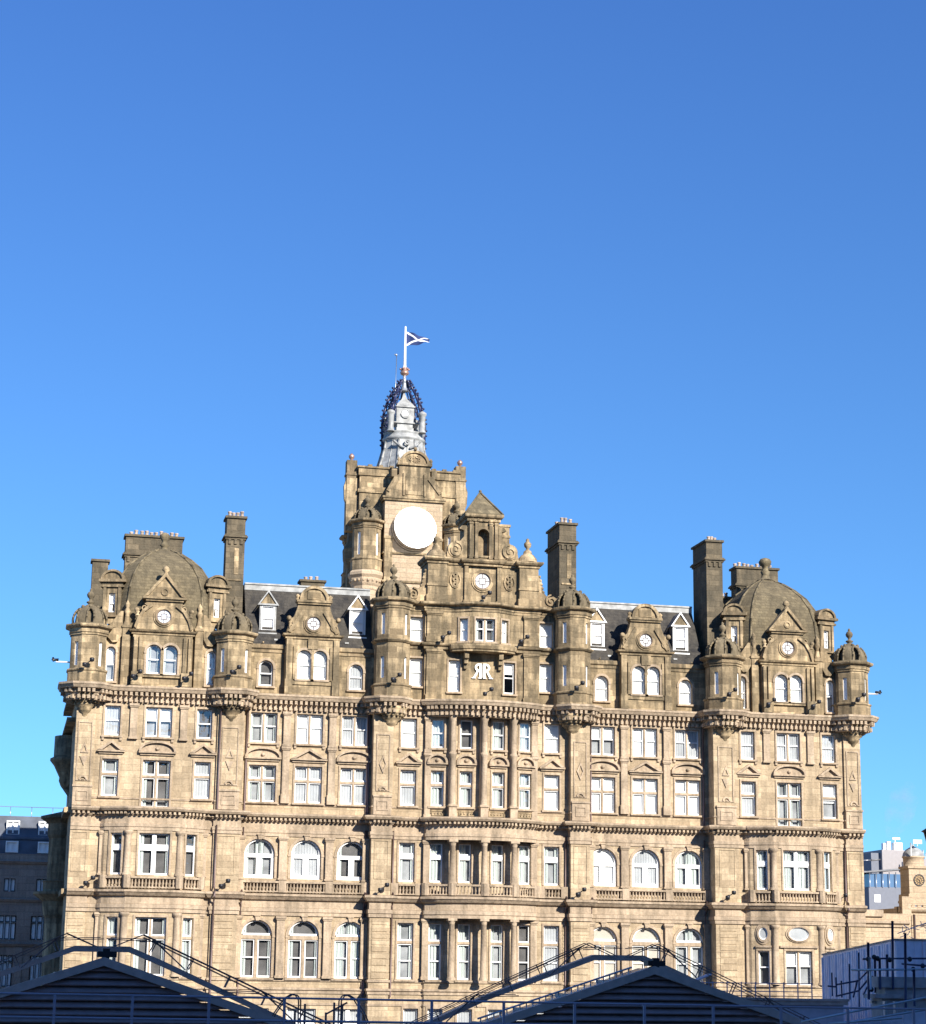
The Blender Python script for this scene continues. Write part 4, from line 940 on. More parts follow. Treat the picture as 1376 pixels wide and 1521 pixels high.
# ------------------------------------------------------------------ clock tower
tower = thing('clock_tower', 'tall sooty sandstone clock tower with sunlit dial, corner turrets and lead lantern roof', 'tower', (0, 27, 33.4))
def T(o): o.location = (0, -27, -33.4); return o
def TO(mb, name, mats, parent=None):
    if parent is None: return T(mb.obj(name, mats, tower))
    return mb.obj(name, mats, parent)
k = MB()
box(k, -3.9, 3.5, 23.3, 28.8, 30, 50.2)
for z, o in ((42.1, .12), (44.2, .1), (48.2, .15), (48.35, .22)): box(k, -2.15-o, 2.15+o, 22.3-o, 23.4, z, z+.14)
for s in (-1, 1): box(k, s*1.85-.28, s*1.85+.28, 22.15, 22.3, 36, 45.3); box(k, s*1.85-.34, s*1.85+.34, 22.1, 22.3, 45.3, 45.5)
box(k, -4.02, 3.62, 23.2, 28.9, 48.9, 49.15); box(k, -4.0, 3.6, 23.2, 23.5, 50.2, 50.75); box(k, -4.1, 3.7, 23.1, 23.6, 50.75, 50.88)
box(k, -4.0, -3.7, 23.5, 28.8, 50.2, 50.8); box(k, 3.3, 3.6, 23.5, 28.8, 50.2, 50.8)
for i in range(9): box(k, -3.3+.8*i, -3.0+.8*i, 23.15, 23.5, 50.88, 51.02)
TO(k, 'shaft', 'stone_up')
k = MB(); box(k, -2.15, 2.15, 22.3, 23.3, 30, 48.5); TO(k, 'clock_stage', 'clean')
k = MB()
FG = (0, 22.3, 1, 0)
fpoly(k, FG, [(-2.1, 48.5), (2.1, 48.5), (2.05, 49.0), (1.5, 50.0), (1.15, 50.2), (1.15, 50.9), (-1.15, 50.9), (-1.15, 50.2), (-1.5, 50.0), (-2.05, 49.0)], -.6, .05)
fbox(k, FG, -1.3, 1.3, -.6, .2, 50.9, 51.08); fpoly(k, FG, [(1.1*math.cos(PI*i/14), 51.08+.95*math.sin(PI*i/14)) for i in range(15)], -.5, .03); fring(k, FG, 0, 51.08, .92, 1.12, 0, PI, -.5, .15, 14, ez=.87)
for i in range(6): fring(k, FG, .32*math.cos(i*PI/3), 51.4+.24*math.sin(i*PI/3), .05, .13, 0, 2*PI, 0, .1, 8)
fbox(k, FG, -.65, .65, .05, .1, 48.7, 50.1)
for s in (-1, 1):
    fbox(k, FG, *sorted((s*.7, s*.86)), .05, .14, 48.6, 50.3); fpoly(k, FG, [(s*1.15, 50.1), (s*2.05, 48.9), (s*1.85, 48.8), (s*1.0, 49.9)], .05, .14)
    lathe(k, s*1.2, 22.2, [(.12, 51.08), (.1, 51.2), (.15, 51.3), (.02, 51.5)], 8)
    box(k, s*1.5-.2, s*1.5+.2, 22.3, 22.9, 50.0, 50.6)
ball(k, 0, 22.1, 52.15, .14)
TO(k, 'gable', 'carved')
# corner pinnacles
for x, y in ((-4.45, 23.9), (3.7, 23.6), (3.7, 28.6)):
    k = MB(); s = 1 if x > 0 else -1
    box(k, x-.38, x+.38, y-.38, y+.38, 46, 50.2); box(k, x-.44, x+.44, y-.44, y+.44, 50.2, 50.34)
    box(k, x-.38, x+.38, y-.38, y+.38, 50.34, 51.35) if y < 28 else box(k, x-.3, x+.3, y-.3, y+.3, 50.34, 51.0)
    fpoly(k, (x, y-.2, 1, 0), [(s*.3, 50.2), (s*.55, 49.4), (s*.5, 48.4), (s*.2, 47.6), (0, 47.6), (0, 50.2)], -.3, .1)
    o = TO(k, 'pinnacle', 'carved'); k = MB(); lathe(k, x, y, [(.14, 51.3), (.07, 51.45), (.2, 51.6), (.22, 51.75), (.1, 51.9), (.02, 51.95)], 10); TO(k, 'ball_finial', 'rose', o)
# bartizans
for x, y in ((-3.35, 22.9), (3.35, 22.9), (-3.1, 28.4), (3.3, 28.4)):
    t = turret(x, y, .98, 42.9, 46.5, [(44.0, 45.7)], tower, 'bartizan', dome_h=1.0, corb=False)
    T(t)
    k = MB(); lathe(k, x, y, [(.95, 40.2), (.95, 41.4), (1.0, 41.5), (1.0, 41.7), (1.12, 41.9), (1.2, 42.1), (1.2, 42.3), (1.34, 42.5), (1.34, 42.7), (1.1, 42.92)], 8, PI/8, smooth=False)
    for i in range(20):
        a = 2*PI*i/20; ball(k, x+1.12*math.cos(a), y+1.12*math.sin(a), 42.1, .11, 6)
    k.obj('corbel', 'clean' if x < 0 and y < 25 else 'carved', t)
# lower left broadening, dark stone standing in for its shaded side
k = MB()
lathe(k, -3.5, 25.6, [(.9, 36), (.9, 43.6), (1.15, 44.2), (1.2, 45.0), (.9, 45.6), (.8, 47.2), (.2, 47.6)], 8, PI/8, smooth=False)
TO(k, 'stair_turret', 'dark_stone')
# clock
k = MB(); fring(k, FG, .05, 46.15, 1.38, 1.55, 0, 2*PI, 0, .16, 40); fring(k, FG, .05, 46.15, 1.55, 1.68, 0, 2*PI, 0, .08, 40)
ck = TO(k, 'clock', 'clean')
k = MB(); fdisc(k, FG, .05, 46.15, 1.39, .05, 40); TO(k, 'dial', 'dial', ck)
k = MB()
for i in range(12):
    a = i*PI/6; c, s_ = math.sin(a), math.cos(a)
    k.add([pt(FG, .05+r*c+w_*s_, .06, 46.15+r*s_-w_*c) for r, w_ in ((.92, -.04), (.92, .04), (1.12, .04), (1.12, -.04))], [(0, 1, 2, 3)])
TO(k, 'hour_marks', 'iron', ck)
def hand(a, l, w_):
    c, s_ = math.sin(a), math.cos(a); k.add([pt(FG, .05+r*c+q*s_, .08, 46.15+r*s_-q*c) for r, q in ((-.15, -w_), (-.15, w_), (l, w_*.4), (l, -w_*.4))], [(0, 1, 2, 3)])
k = MB(); hand(math.radians(310), .65, .06); hand(math.radians(150), .98, .045); TO(k, 'hands', 'iron', ck)
# convex glass, oversized and tilted between sun and camera to make the glare
k = MB(); vs = []; fs = []; nr, na = 8, 40; c0 = Vector((.05, 22.3, 46.15))
hv = (SV+(CAM-c0).normalized()).normalized()
ax = Vector((0, -1, 0)); tl = (ax*.0+hv).normalized()
X_ = Vector((0, 0, 1)).cross(tl).normalized(); Z_ = tl.cross(X_)
for j in range(nr+1):
    for i in range(na):
        r = 1.6*j/nr; a = 2*PI*i/na; vs.append(c0+X_*r*math.cos(a)+Z_*r*math.sin(a)+tl*(.10*(1-(r/1.6)**2))+Vector((0, -.5, 0)))
for j in range(nr):
    for i in range(na): fs.append((j*na+i, j*na+(i+1) % na, (j+1)*na+(i+1) % na, (j+1)*na+i))
k.add(vs, fs, 0, True); TO(k, 'glare_glass', 'glareglass', ck)
# lead roof and lantern
k = MB(); vs = []; fs = []; pf = [(2.2, 50.85), (1.95, 51.6), (1.72, 52.4), (1.52, 53.2), (1.46, 53.8)]
for r, z in pf:
    for i in range(8):
        a = PI/8+i*PI/4; vs.append((r*1.08*math.cos(a), 27+r*1.08*math.sin(a), z))
for j in range(len(pf)-1):
    for i in range(8): fs.append((8*j+i, 8*j+(i+1) % 8, 8*j+8+(i+1) % 8, 8*j+8+i))
k.add(vs, fs)
for i in range(8): path(k, [vs[8*j+i] for j in range(len(pf))], .09)
for i in range(8):
    a = i*PI/4; path(k, [(r*1.0*math.cos(a), 27+r*math.sin(a), z) for r, z in pf], .04)
lr = TO(k, 'lead_roof', 'lead')
k = MB(); lathe(k, 0, 27, [(1.45, 53.7), (1.62, 53.85), (1.7, 54.0), (1.58, 54.1), (1.54, 54.35), (1.64, 54.45), (1.4, 54.5)], 24)
fring(k, (0, 25.35, 1, 0), 0, 53.5, .12, .22, 0, 2*PI, 0, .15, 12)
for s in (-1, 1): path(k, [(s*1.0, 25.5, 53.6), (s*.6, 25.35, 53.2), (s*.2, 25.3, 53.05)], .09)
TO(k, 'gallery_ring', 'lead', lr)
for i in range(4):
    a = PI/4+i*PI/2; x, y = 1.72*math.cos(a), 27+1.72*math.sin(a)
    k = MB(); lathe(k, x, y, [(.3, 54.4), (.28, 54.5), (.24, 54.6), (.24, 55.7), (.32, 55.8), (.32, 55.95), (.1, 56.1)], 10); TO(k, 'post', 'lead', lr)
k = MB()
box(k, -.66, .66, 26.34, 27.66, 54.45, 54.9); box(k, -.6, .6, 26.4, 27.6, 54.9, 55.25); box(k, -1.1, 1.1, 26.28, 27.72, 55.25, 55.33); box(k, -.68, .68, 26.32, 27.68, 55.33, 56.5); box(k, -.78, .78, 26.22, 27.78, 56.5, 56.58)
k.add([(-.78, 26.22, 56.58), (.78, 26.22, 56.58), (.78, 27.78, 56.58), (-.78, 27.78, 56.58), (-.2, 26.8, 57.3), (.2, 26.8, 57.3), (.2, 27.2, 57.3), (-.2, 27.2, 57.3), (0, 27, 58.0)],
      [(0, 1, 5, 4), (1, 2, 6, 5), (2, 3, 7, 6), (3, 0, 4, 7), (4, 5, 8), (5, 6, 8), (6, 7, 8), (7, 4, 8)])
fring(k, (0, 26.32, 1, 0), 0, 56.05, .24, .32, 0, 2*PI, 0, .06, 16); fring(k, (0, 26.32, 1, 0), 0, 56.0, .3, .36, PI, 2*PI, 0, .1, 12)
lt = TO(k, 'lantern', 'lead', lr)
k = MB(); fdisc(k, (0, 26.32, 1, 0), 0, 56.05, .24, .02); k.obj('lantern_dial', 'dial', lr)
# open crown of dark blue crocketed ribs
k = MB(); RS = random.Random(3)
for i in (0, 1, 2, 3, 4, 5, 7):
    a = i*PI/4; pr = [(1.6, 53.2), (1.64, 54.2), (1.66, 55.2), (1.56, 56.0), (1.32, 56.9), (1.04, 57.6), (.6, 58.3), (.26, 58.8)]
    if i > 4: pr = [(1.6, 55.9)]+pr[4:]
    pts = [(r*math.cos(a), 27+r*math.sin(a), z) for r, z in pr]; path(k, pts, .10)
    o_ = 2 if i < 5 else 0
    inner = [((r-.32)*math.cos(a), 27+(r-.32)*math.sin(a), z-.2) for r, z in pr[o_:-1]]; path(k, inner, .05)
    for p, q in zip(inner, pts[o_:-1]): tube(k, p, q, .035)
    for j in range(len(pr)-1):
        for t in (.2, .6):
            r = pr[j][0]+(pr[j+1][0]-pr[j][0])*t; z = pr[j][1]+(pr[j+1][1]-pr[j][1])*t
            rr = r+.13; zz = z+.14; tube(k, (r*math.cos(a), 27+r*math.sin(a), z), (rr*math.cos(a), 27+rr*math.sin(a), zz), .05); ball(k, rr*math.cos(a), 27+rr*math.sin(a), zz, .085, 6)
for r, z in ((1.6, 55.9), (1.0, 57.6), (1.62, 53.3), (1.3, 56.9), (.62, 58.25)):
    pts = [(r*math.cos(2*PI*i/24), 27+r*math.sin(2*PI*i/24), z) for i in range(13)]; path(k, pts, .045, 5)
for i in (0, 1, 2, 3, 4):
    a = i*PI/4; 
    for z in (54.9, 55.6, 56.4): pts = [((1.5-.22*(z-54.9)+.2*math.cos(2*PI*j/10))*math.cos(a), 27+(1.5-.22*(z-54.9))*math.sin(a)+.0, z+.25*math.sin(2*PI*j/10)) for j in range(11)]; path(k, pts, .04, 4)
TO(k, 'crown', 'crown')
k = MB(); lathe(k, 0, 27, [(.36, 57.95), (.3, 58.1), (.2, 58.25), (.17, 58.7), (.2, 58.75), (.14, 58.85), (.12, 59.25)], 12); TO(k, 'finial_shaft', 'steel')
k = MB(); lathe(k, 0, 27, [(.12, 59.2), (.3, 59.3), (.36, 59.45), (.28, 59.5), (.3, 59.75), (.24, 59.8), (.1, 59.9)], 12)
for i in range(6): ball(k, .33*math.cos(i*PI/3), 27+.33*math.sin(i*PI/3), 59.72, .08, 6)
TO(k, 'finial_coronet', 'rose')
k = MB(); tube(k, (-.78, 26.6, 56.4), (-.72, 26.6, 60.6), .025); tube(k, (-.72, 26.6, 60.6), (-.9, 26.6, 60.75), .03); ball(k, -.75, 26.6, 60.7, .1, 6)
TO(k, 'weather_mast', 'steel')
# flagpole and flag
fp = thing('flagpole', 'white flagpole on the tower top flying a blue flag with white diagonal cross', 'flagpole', (0, 27, 59.8))
k = MB(); lathe(k, 0, 0, [(.14, 0), (.11, .3), (.07, 3.35), (.02, 3.4)], 10); k.obj('pole', 'white', fp)
k = MB(); nu, nv = 44, 26; vs = []; L_, H_ = 1.85, 1.12
for i in range(nu+1):
    for j in range(nv+1):
        u, v = i/nu, j/nv
        x = .08+L_*u; hh = H_*(1-.78*u**1.3); zz = 2.95-.42*u**1.2-(1-v)*hh; y = .16*math.sin(7*u+2*v)*u**.6+.05*math.sin(15*u)
        vs.append((x, y, zz+.05*math.sin(9*u)))
for i in range(nu):
    for j in range(nv):
        u, v = (i+.5)/nu, (j+.5)/nv; white = min(abs(v-u), abs(v-(1-u))) < .075
        k.add([], []); k.f.append((i*(nv+1)+j, (i+1)*(nv+1)+j, (i+1)*(nv+1)+j+1, i*(nv+1)+j+1)); k.m.append(1 if white else 0); k.sm.append(True)
k.v = vs; k.obj('flag', ['flagblue', 'flagwhite'], fp)

# ------------------------------------------------------------------ lights and arms fixed to the front
def floodlight(x, y, z, label, two=True):
    t = thing('floodlight', label, 'floodlight', (x, y, z), 'small black floodlights fixed to the hotel front')
    k = MB(); tube(k, (0, .1, 0), (0, -.25, 0), .03); tube(k, (-.2, -.25, -.12), (.2, -.25, .12), .03); k.obj('bracket', 'iron', t)
    for s in ((-1, 1) if two else (1,)):
        k = MB(); lathe(k, s*.2, -.34, [(.06, s*.15-.12), (.13, s*.15-.08), (.14, s*.15+.08), (.1, s*.15+.12)], 10); k.obj('lamp_head', 'iron', t)
FL = [(-23.0, -1.3, 19.25, 'black floodlight pair on the leftmost lower pier, beside the left bow balcony'),
      (-15.35, -1.3, 19.25, 'black floodlight pair on the lower pier between left bow bay and left arches'),
      (-6.0, -.9, 19.25, 'black floodlight pair on the lower pier right of the left three arches'),
      (6.0, -.9, 19.25, 'black floodlight pair on the lower pier just left of the right three arches'),
      (15.3, -1.3, 19.25, 'black floodlight pair on the lower pier right of the right three arches'),
      (22.6, -1.15, 19.25, 'black floodlight pair on the lower pier right of the bay with oval windows'),
      (-23.75, -2.2, 31.55, 'black floodlight pair on the front of the far left corner turret'),
      (-15.28, -2.2, 31.5, 'black floodlight pair on the second turret from the left'),
      (-5.66, -1.75, 31.55, 'black floodlight pair on the tall turret left of the twin initials'),
      (5.66, -1.75, 31.55, 'black floodlight pair on the tall turret right of the twin initials'),
      (15.28, -2.2, 31.5, 'black floodlight pair on the turret beside the rightmost tall chimney'),
      (23.75, -2.2, 31.55, 'black floodlight pair on the far right corner turret'),
      (-20.95, -1.75, 31.05, 'black floodlight pair at the left foot of the left pavilion gable'),
      (-18.0, -1.75, 31.05, 'black floodlight pair at the right foot of the left pavilion gable'),
      (18.0, -1.75, 31.05, 'black floodlight pair at the left foot of the right pavilion gable'),
      (20.95, -1.75, 31.05, 'black floodlight pair at the right foot of the right pavilion gable'),
      (-2.45, -.7, 34.4, 'black floodlight pair left of the small central bow window'),
      (2.45, -.7, 34.4, 'black floodlight pair right of the small central bow window'),
      (.1, -.5, 37.05, 'black floodlight pair under the round window of the central gable'),
      (.1, -1.2, 31.0, 'two black floodlights on the ledge below the twin initials')]
for a in FL: floodlight(*a)
def arm(x, y, z, s, label, drop=.0):
    t = thing('lamp_arm', label, 'lamp arm', (x, y, z), 'lamp arms reaching out from the hotel corners')
    k = MB(); tube(k, (0, 0, 0), (s*.85, 0, drop), .05); k.obj('arm', 'white', t)
    k = MB(); tube(k, (s*.7, 0, drop+.1), (s*1.1, 0, drop+.12), .1, r2=.05); tube(k, (s*.98, 0, drop), (s*1.02, 0, drop+.25), .06); k.obj('lamp_head', 'iron', t)
arm(-24.7, -1.1, 31.7, -1, 'white lamp arm reaching left from the far left corner turret'); arm(24.7, -1.1, 32.0, 1, 'white lamp arm reaching right from the far right corner turret')
t = thing('street_light', 'thin grey street light reaching right from the lower right corner of the hotel', 'street light', (24.2, -.8, 21.6))
k = MB(); tube(k, (0, 0, 0), (.75, 0, .03), .025); k.obj('arm', 'steel', t); k = MB(); tube(k, (.7, 0, .03), (1.3, 0, .08), .07, r2=.04); k.obj('lamp_head', 'leaddark', t)

# ------------------------------------------------------------------ low stone wing and clock turret to the right
wing = thing('stone_wing', 'low pale stone wing with parapet joining the right end of the hotel', 'building', (27, 1, 0))
def WG(mb, name, mats, parent=wing, off=(-27, -1, 0)): return mb.obj(name, mats, parent, off if parent is wing else (0, 0, 0))
k = MB(); box(k, 24.25, 27.3, -.6, 6, 0, 18.4); WG(k, 'wall', 'clean')
k = MB(); box(k, 24.25, 25.6, -.75, -.6, 18.2, 18.6); sweep(k, [(24.25, -.6), (27.3, -.6)], [(0, 17.55), (.1, 17.57), (.1, 17.7), (.25, 17.8), (.25, 17.92), (0, 17.95)])
for i in range(12): box(k, 24.3, 25.3, -.64, -.6, 12+i*.4, 12+i*.4+.33)
WG(k, 'cornice', 'trim')
k = MB(); panel(k, (27.3, .8, 1, 0), 14, 0, 18.9, [(3.0, 5.2, 11, 17.4, 1), (7, 9.2, 11, 17.4, 1)], .5); box(k, 27.3, 41.3, 1.4, 8, 0, 18.8); box(k, 27.3, 27.5, .82, 1.4, 0, 18.9)
sweep(k, [(27.3, .8), (41.3, .8)], [(0, 17.75), (.08, 17.77), (.08, 18.0), (.02, 18.02), (.02, 18.5), (.2, 18.6), (.28, 18.7), (.28, 18.82), (-.2, 18.9)])
box(k, 27.35, 27.95, .3, .8, 0, 19.5); box(k, 28.1, 41.3, .75, .95, 19.0, 19.15)
for i in range(30): box(k, 28.2+i*.4, 28.42+i*.4, .78, .92, 18.88, 19.0)
WG(k, 'bridge_wall', 'clean')
for x in (27.1, 28.05):
    k = MB(); path(k, [(x, .15, 12), (x, .15, 18.4)], .08); WG(k, 'drainpipe', 'truss')
ct = thing('clock_turret', 'small square stone turret with gilt clock dial and grey dome on the right wing', 'turret', (28.85, 1.6, 18.9))
off = (-28.85, -1.6, -18.9)
k = MB(); box(k, 28.2, 29.5, 1.0, 2.3, 19.1, 21.35); box(k, 28.05, 29.65, .85, 2.45, 19.15, 19.3); box(k, 28.1, 29.6, .9, 2.4, 19.3, 19.7); box(k, 28.12, 29.58, .92, 2.38, 21.3, 21.45)
box(k, 29.55, 29.95, 1.2, 1.6, 19.0, 20.9); lathe(k, 28.85, 1.65, [(.66, 21.45), (.66, 21.95), (.72, 22.0), (.72, 22.08)], 16); k.obj('body', 'clean', ct, off)
k = MB(); lathe(k, 28.85, 1.65, [(.7, 22.08), (.64, 22.3), (.48, 22.5), (.26, 22.64), (.1, 22.7), (.05, 22.85)], 16); k.obj('dome', 'lead', ct, off)
Fc = (28.85, 1.0, 1, 0); k = MB(); fring(k, Fc, .02, 20.57, .31, .37, 0, 2*PI, 0, .04, 28); fring(k, Fc, .02, 20.57, .14, .17, 0, 2*PI, 0, .04, 20)
for i in range(12):
    a = i*PI/6; c, s_ = math.sin(a), math.cos(a); k.add([pt(Fc, .02+r*c+w_*s_, .03, 20.57+r*s_-w_*c) for r, w_ in ((.2, -.02), (.2, .02), (.3, .025), (.3, -.025))], [(0, 1, 2, 3)])
for a, l in ((math.radians(305), .18), (math.radians(160), .27)):
    c, s_ = math.sin(a), math.cos(a); k.add([pt(Fc, .02+r*c+q*s_, .045, 20.57+r*s_-q*c) for r, q in ((-.05, -.025), (-.05, .025), (l, .01), (l, -.01))], [(0, 1, 2, 3)])
k.obj('clock', 'iron', ct, off); k = MB(); fdisc(k, Fc, .02, 20.57, .33, .015); k.obj('dial', 'gold', ct, off)
k = MB(); tube(k, (28.4, 1.0, 22.1), (28.4, 1.0, 22.9), .04); box(k, 28.55, 29.15, .95, 1.0, 22.85, 23.1); tube(k, (28.85, 1, 22.7), (28.85, 1, 22.9), .02); k.obj('weather_vane', 'white', ct, off)

# ------------------------------------------------------------------ far blocks on the right
def block(name, label, loc, build):
    t = thing(name, label, 'building', loc); build(t); return t
def fb(t, nm, mt, boxes):
    k = MB(); lx, ly, lz = t.location
    for b in boxes: box(k, b[0]-lx, b[1]-lx, b[2]-ly, b[3]-ly, b[4]-lz, b[5]-lz)
    return k.obj(nm, mt, t)
t = thing('office_tower', 'plain grey-brown tower block with rooftop vents behind the small clock turret', 'tower block', (68.5, 95, 0))
fb(t, 'wall', 'grey1', [(67.3, 70.0, 92, 99, 0, 28.75)]); fb(t, 'shade_toned_side', 'grey2', [(66.2, 67.28, 92.5, 99, 0, 28.4)])  # left side's shade is put into its darker colour
fb(t, 'rooftop_vents', 'white', [(67.6, 67.9, 92.3, 92.8, 28.75, 29.5), (68.1, 68.5, 92.3, 92.8, 28.75, 29.7), (68.9, 69.9, 92.3, 93, 28.75, 29.6), (68.7, 69.6, 92.2, 92.4, 29.9, 30.15), (69.0, 69.1, 92.3, 92.4, 29.4, 29.9)])
t = thing('glazed_block', 'blue-grey block with a glazed top storey under a thin curved roof', 'building', (66, 86, 0))
fb(t, 'wall', 'grey2', [(62.5, 68.5, 85, 90, 0, 24.3)])
k = MB(); 
for i in range(8): tube(k, (-3.4+i*.75, -1.1, 24.3), (-3.4+i*.75+.0, -1.1, 25.9), .05)
k.obj('mullions', 'steel', t)
k = MB(); box(k, -3.4, 2.5, -.9, 2, 24.3, 25.7); k.obj('glazing', simple('far_glass', (.10, .18, .30), .15), t)
k = MB(); k.add([(-4.2, -1.3, 25.75), (2.8, -1.3, 26.4), (2.8, 3, 26.4), (-4.2, 3, 25.75), (-4.2, -1.3, 25.9), (2.8, -1.3, 26.6), (2.8, 3, 26.6), (-4.2, 3, 25.9)], BOXF); k.obj('roof', 'leaddark', t)
k = MB(); box(k, -2.9, -2.2, -1.03, -.99, 22.7, 23.5); k.obj('window', 'white', t)
t = thing('stepped_block', 'low grey stepped block with dark windows at the right edge of the photo', 'building', (74, 90, 0))
fb(t, 'wall', 'grey1', [(70.1, 80, 88, 95, 0, 26.3), (70.6, 80, 88.5, 95, 26.3, 27.6)]); fb(t, 'window', 'iron', [(71.0, 71.7, 87.95, 88.0, 25.0, 25.8), (71.2, 73, 87.95, 88, 22.6, 23.4)])
k = MB()
for i in range(7): tube(k, (-3.8+i*.35, 0, 27.6), (-3.8+i*.35, 0, 28.4+.3*(i % 2)), .07)
k.obj('antenna', 'white', t)
t = thing('curved_block', 'small pale curved block beside the hotel corner, low at the right', 'building', (64.5, 90, 0))
k = MB(); lathe(k, -.6, 0, [(.9, 0), (.9, 25.9), (1.0, 25.95), (.8, 26.2)], 20); k.obj('wall', 'grey1', t)

# ------------------------------------------------------------------ shaded block on the left
lb = thing('office_block', 'dark stone block with mansard roof, standing in shade left of the hotel', 'building', (-32, 60, 0))
k = MB()
def LB(x): return x+32
wins = []
for x in (-27.1, -24.4, -29.8, -32.5, -35.2, -21.7): 
    for za, zb, w_ in ((13.0, 15.6, 1.3), (16.9, 18.9, 1.5), (20.9, 22.0, .95)): wins.append((x, w_, za, zb))
panel(k, (-12, 0, 1, 0), 26, 0, 24.1, [(x+44-w_/2, x+44+w_/2, za, zb, 0) for x, w_, za, zb in wins], .3)
box(k, -12, 14, .5, 14, 0, 24)
for z in (12.4, 16.3, 20.0, 23.2): sweep(k, [(-12, 0), (14, 0)], [(-.02, z), (.15, z+.05), (.3, z+.25), (-.02, z+.35)])
for i in range(8): box(k, -10.5+i*2.7, -9.9+i*2.7, -.12, 0, 12.7, 16.3)
k.obj('wall', 'bgstone', lb)
k = MB(); k.add([(-12, .1, 24.1), (14, .1, 24.1), (14, .6, 25.4), (-12, .6, 25.4), (14, 1.6, 27.4), (-12, 1.6, 27.4), (14, 14, 27.5), (-12, 14, 27.5)], [(0, 1, 2, 3), (3, 2, 4, 5), (5, 4, 6, 7)]); sweep(k, [(-12, .6), (14, .6)], [(0, 25.3), (.15, 25.35), (.15, 25.5), (0, 25.55)])
rf = k.obj('mansard_roof', simple('bg_slate', (.07, .08, .10), .6, 0, .3, 1.0), lb)
for x, w_, za, zb in wins:
    F = (x+32, 0, 1, 0); k = MB(); a, b = -w_/2+.01, w_/2-.01
    if zb-za > 1.5:
        for i in range(3): p = a+(b-a)*i/3; light(k, F, p+.05, p+(b-a)/3-.05, za+.02, zb-.6, 0, .05); light(k, F, p+.05, p+(b-a)/3-.05, zb-.55, zb-.02, 0, .05)
    else: light(k, F, a, -.08, za, zb, 0, .06); light(k, F, .08, b, za, zb, 0, .06)
    k.add([pt(F, a+.05, -.24, za), pt(F, b-.05, -.24, za), pt(F, b-.05, -.24, zb), pt(F, a+.05, -.24, zb)], [(0, 1, 2, 3)], 1); 
    k.obj('window', ['iron', 'blind'], lb)
for x in (-27.1, -24.4, -29.8, -32.5, -21.7):
    for y, z0, z1, w_ in ((.05, 24.25, 25.1, .95), (.85, 25.75, 26.9, 1.0)):
        F = (x+32, y, 1, 0); k = MB(); ringpoly(k, F, outline(-w_/2-.06, w_/2+.06, z0-.06, z1+.06, 0), outline(-w_/2+.05, w_/2-.05, z0+.05, z1-.05, 0), -.9, .06)
        fbox(k, F, -.06, .06, -.1, .0, z0, z1); fbox(k, F, -w_/2, w_/2, -.9, -.12, z0, z1, 1); k.obj('dormer_window', ['white', 'blind'], rf)
k = MB()
path(k, [(-8, 1.6, 28.2), (12, 1.6, 28.2)], .03)
for i in range(12): tube(k, (-8+i*1.8, 1.6, 27.4), (-8+i*1.8, 1.6, 28.2), .03)
k.obj('roof_railing', 'steel', lb)

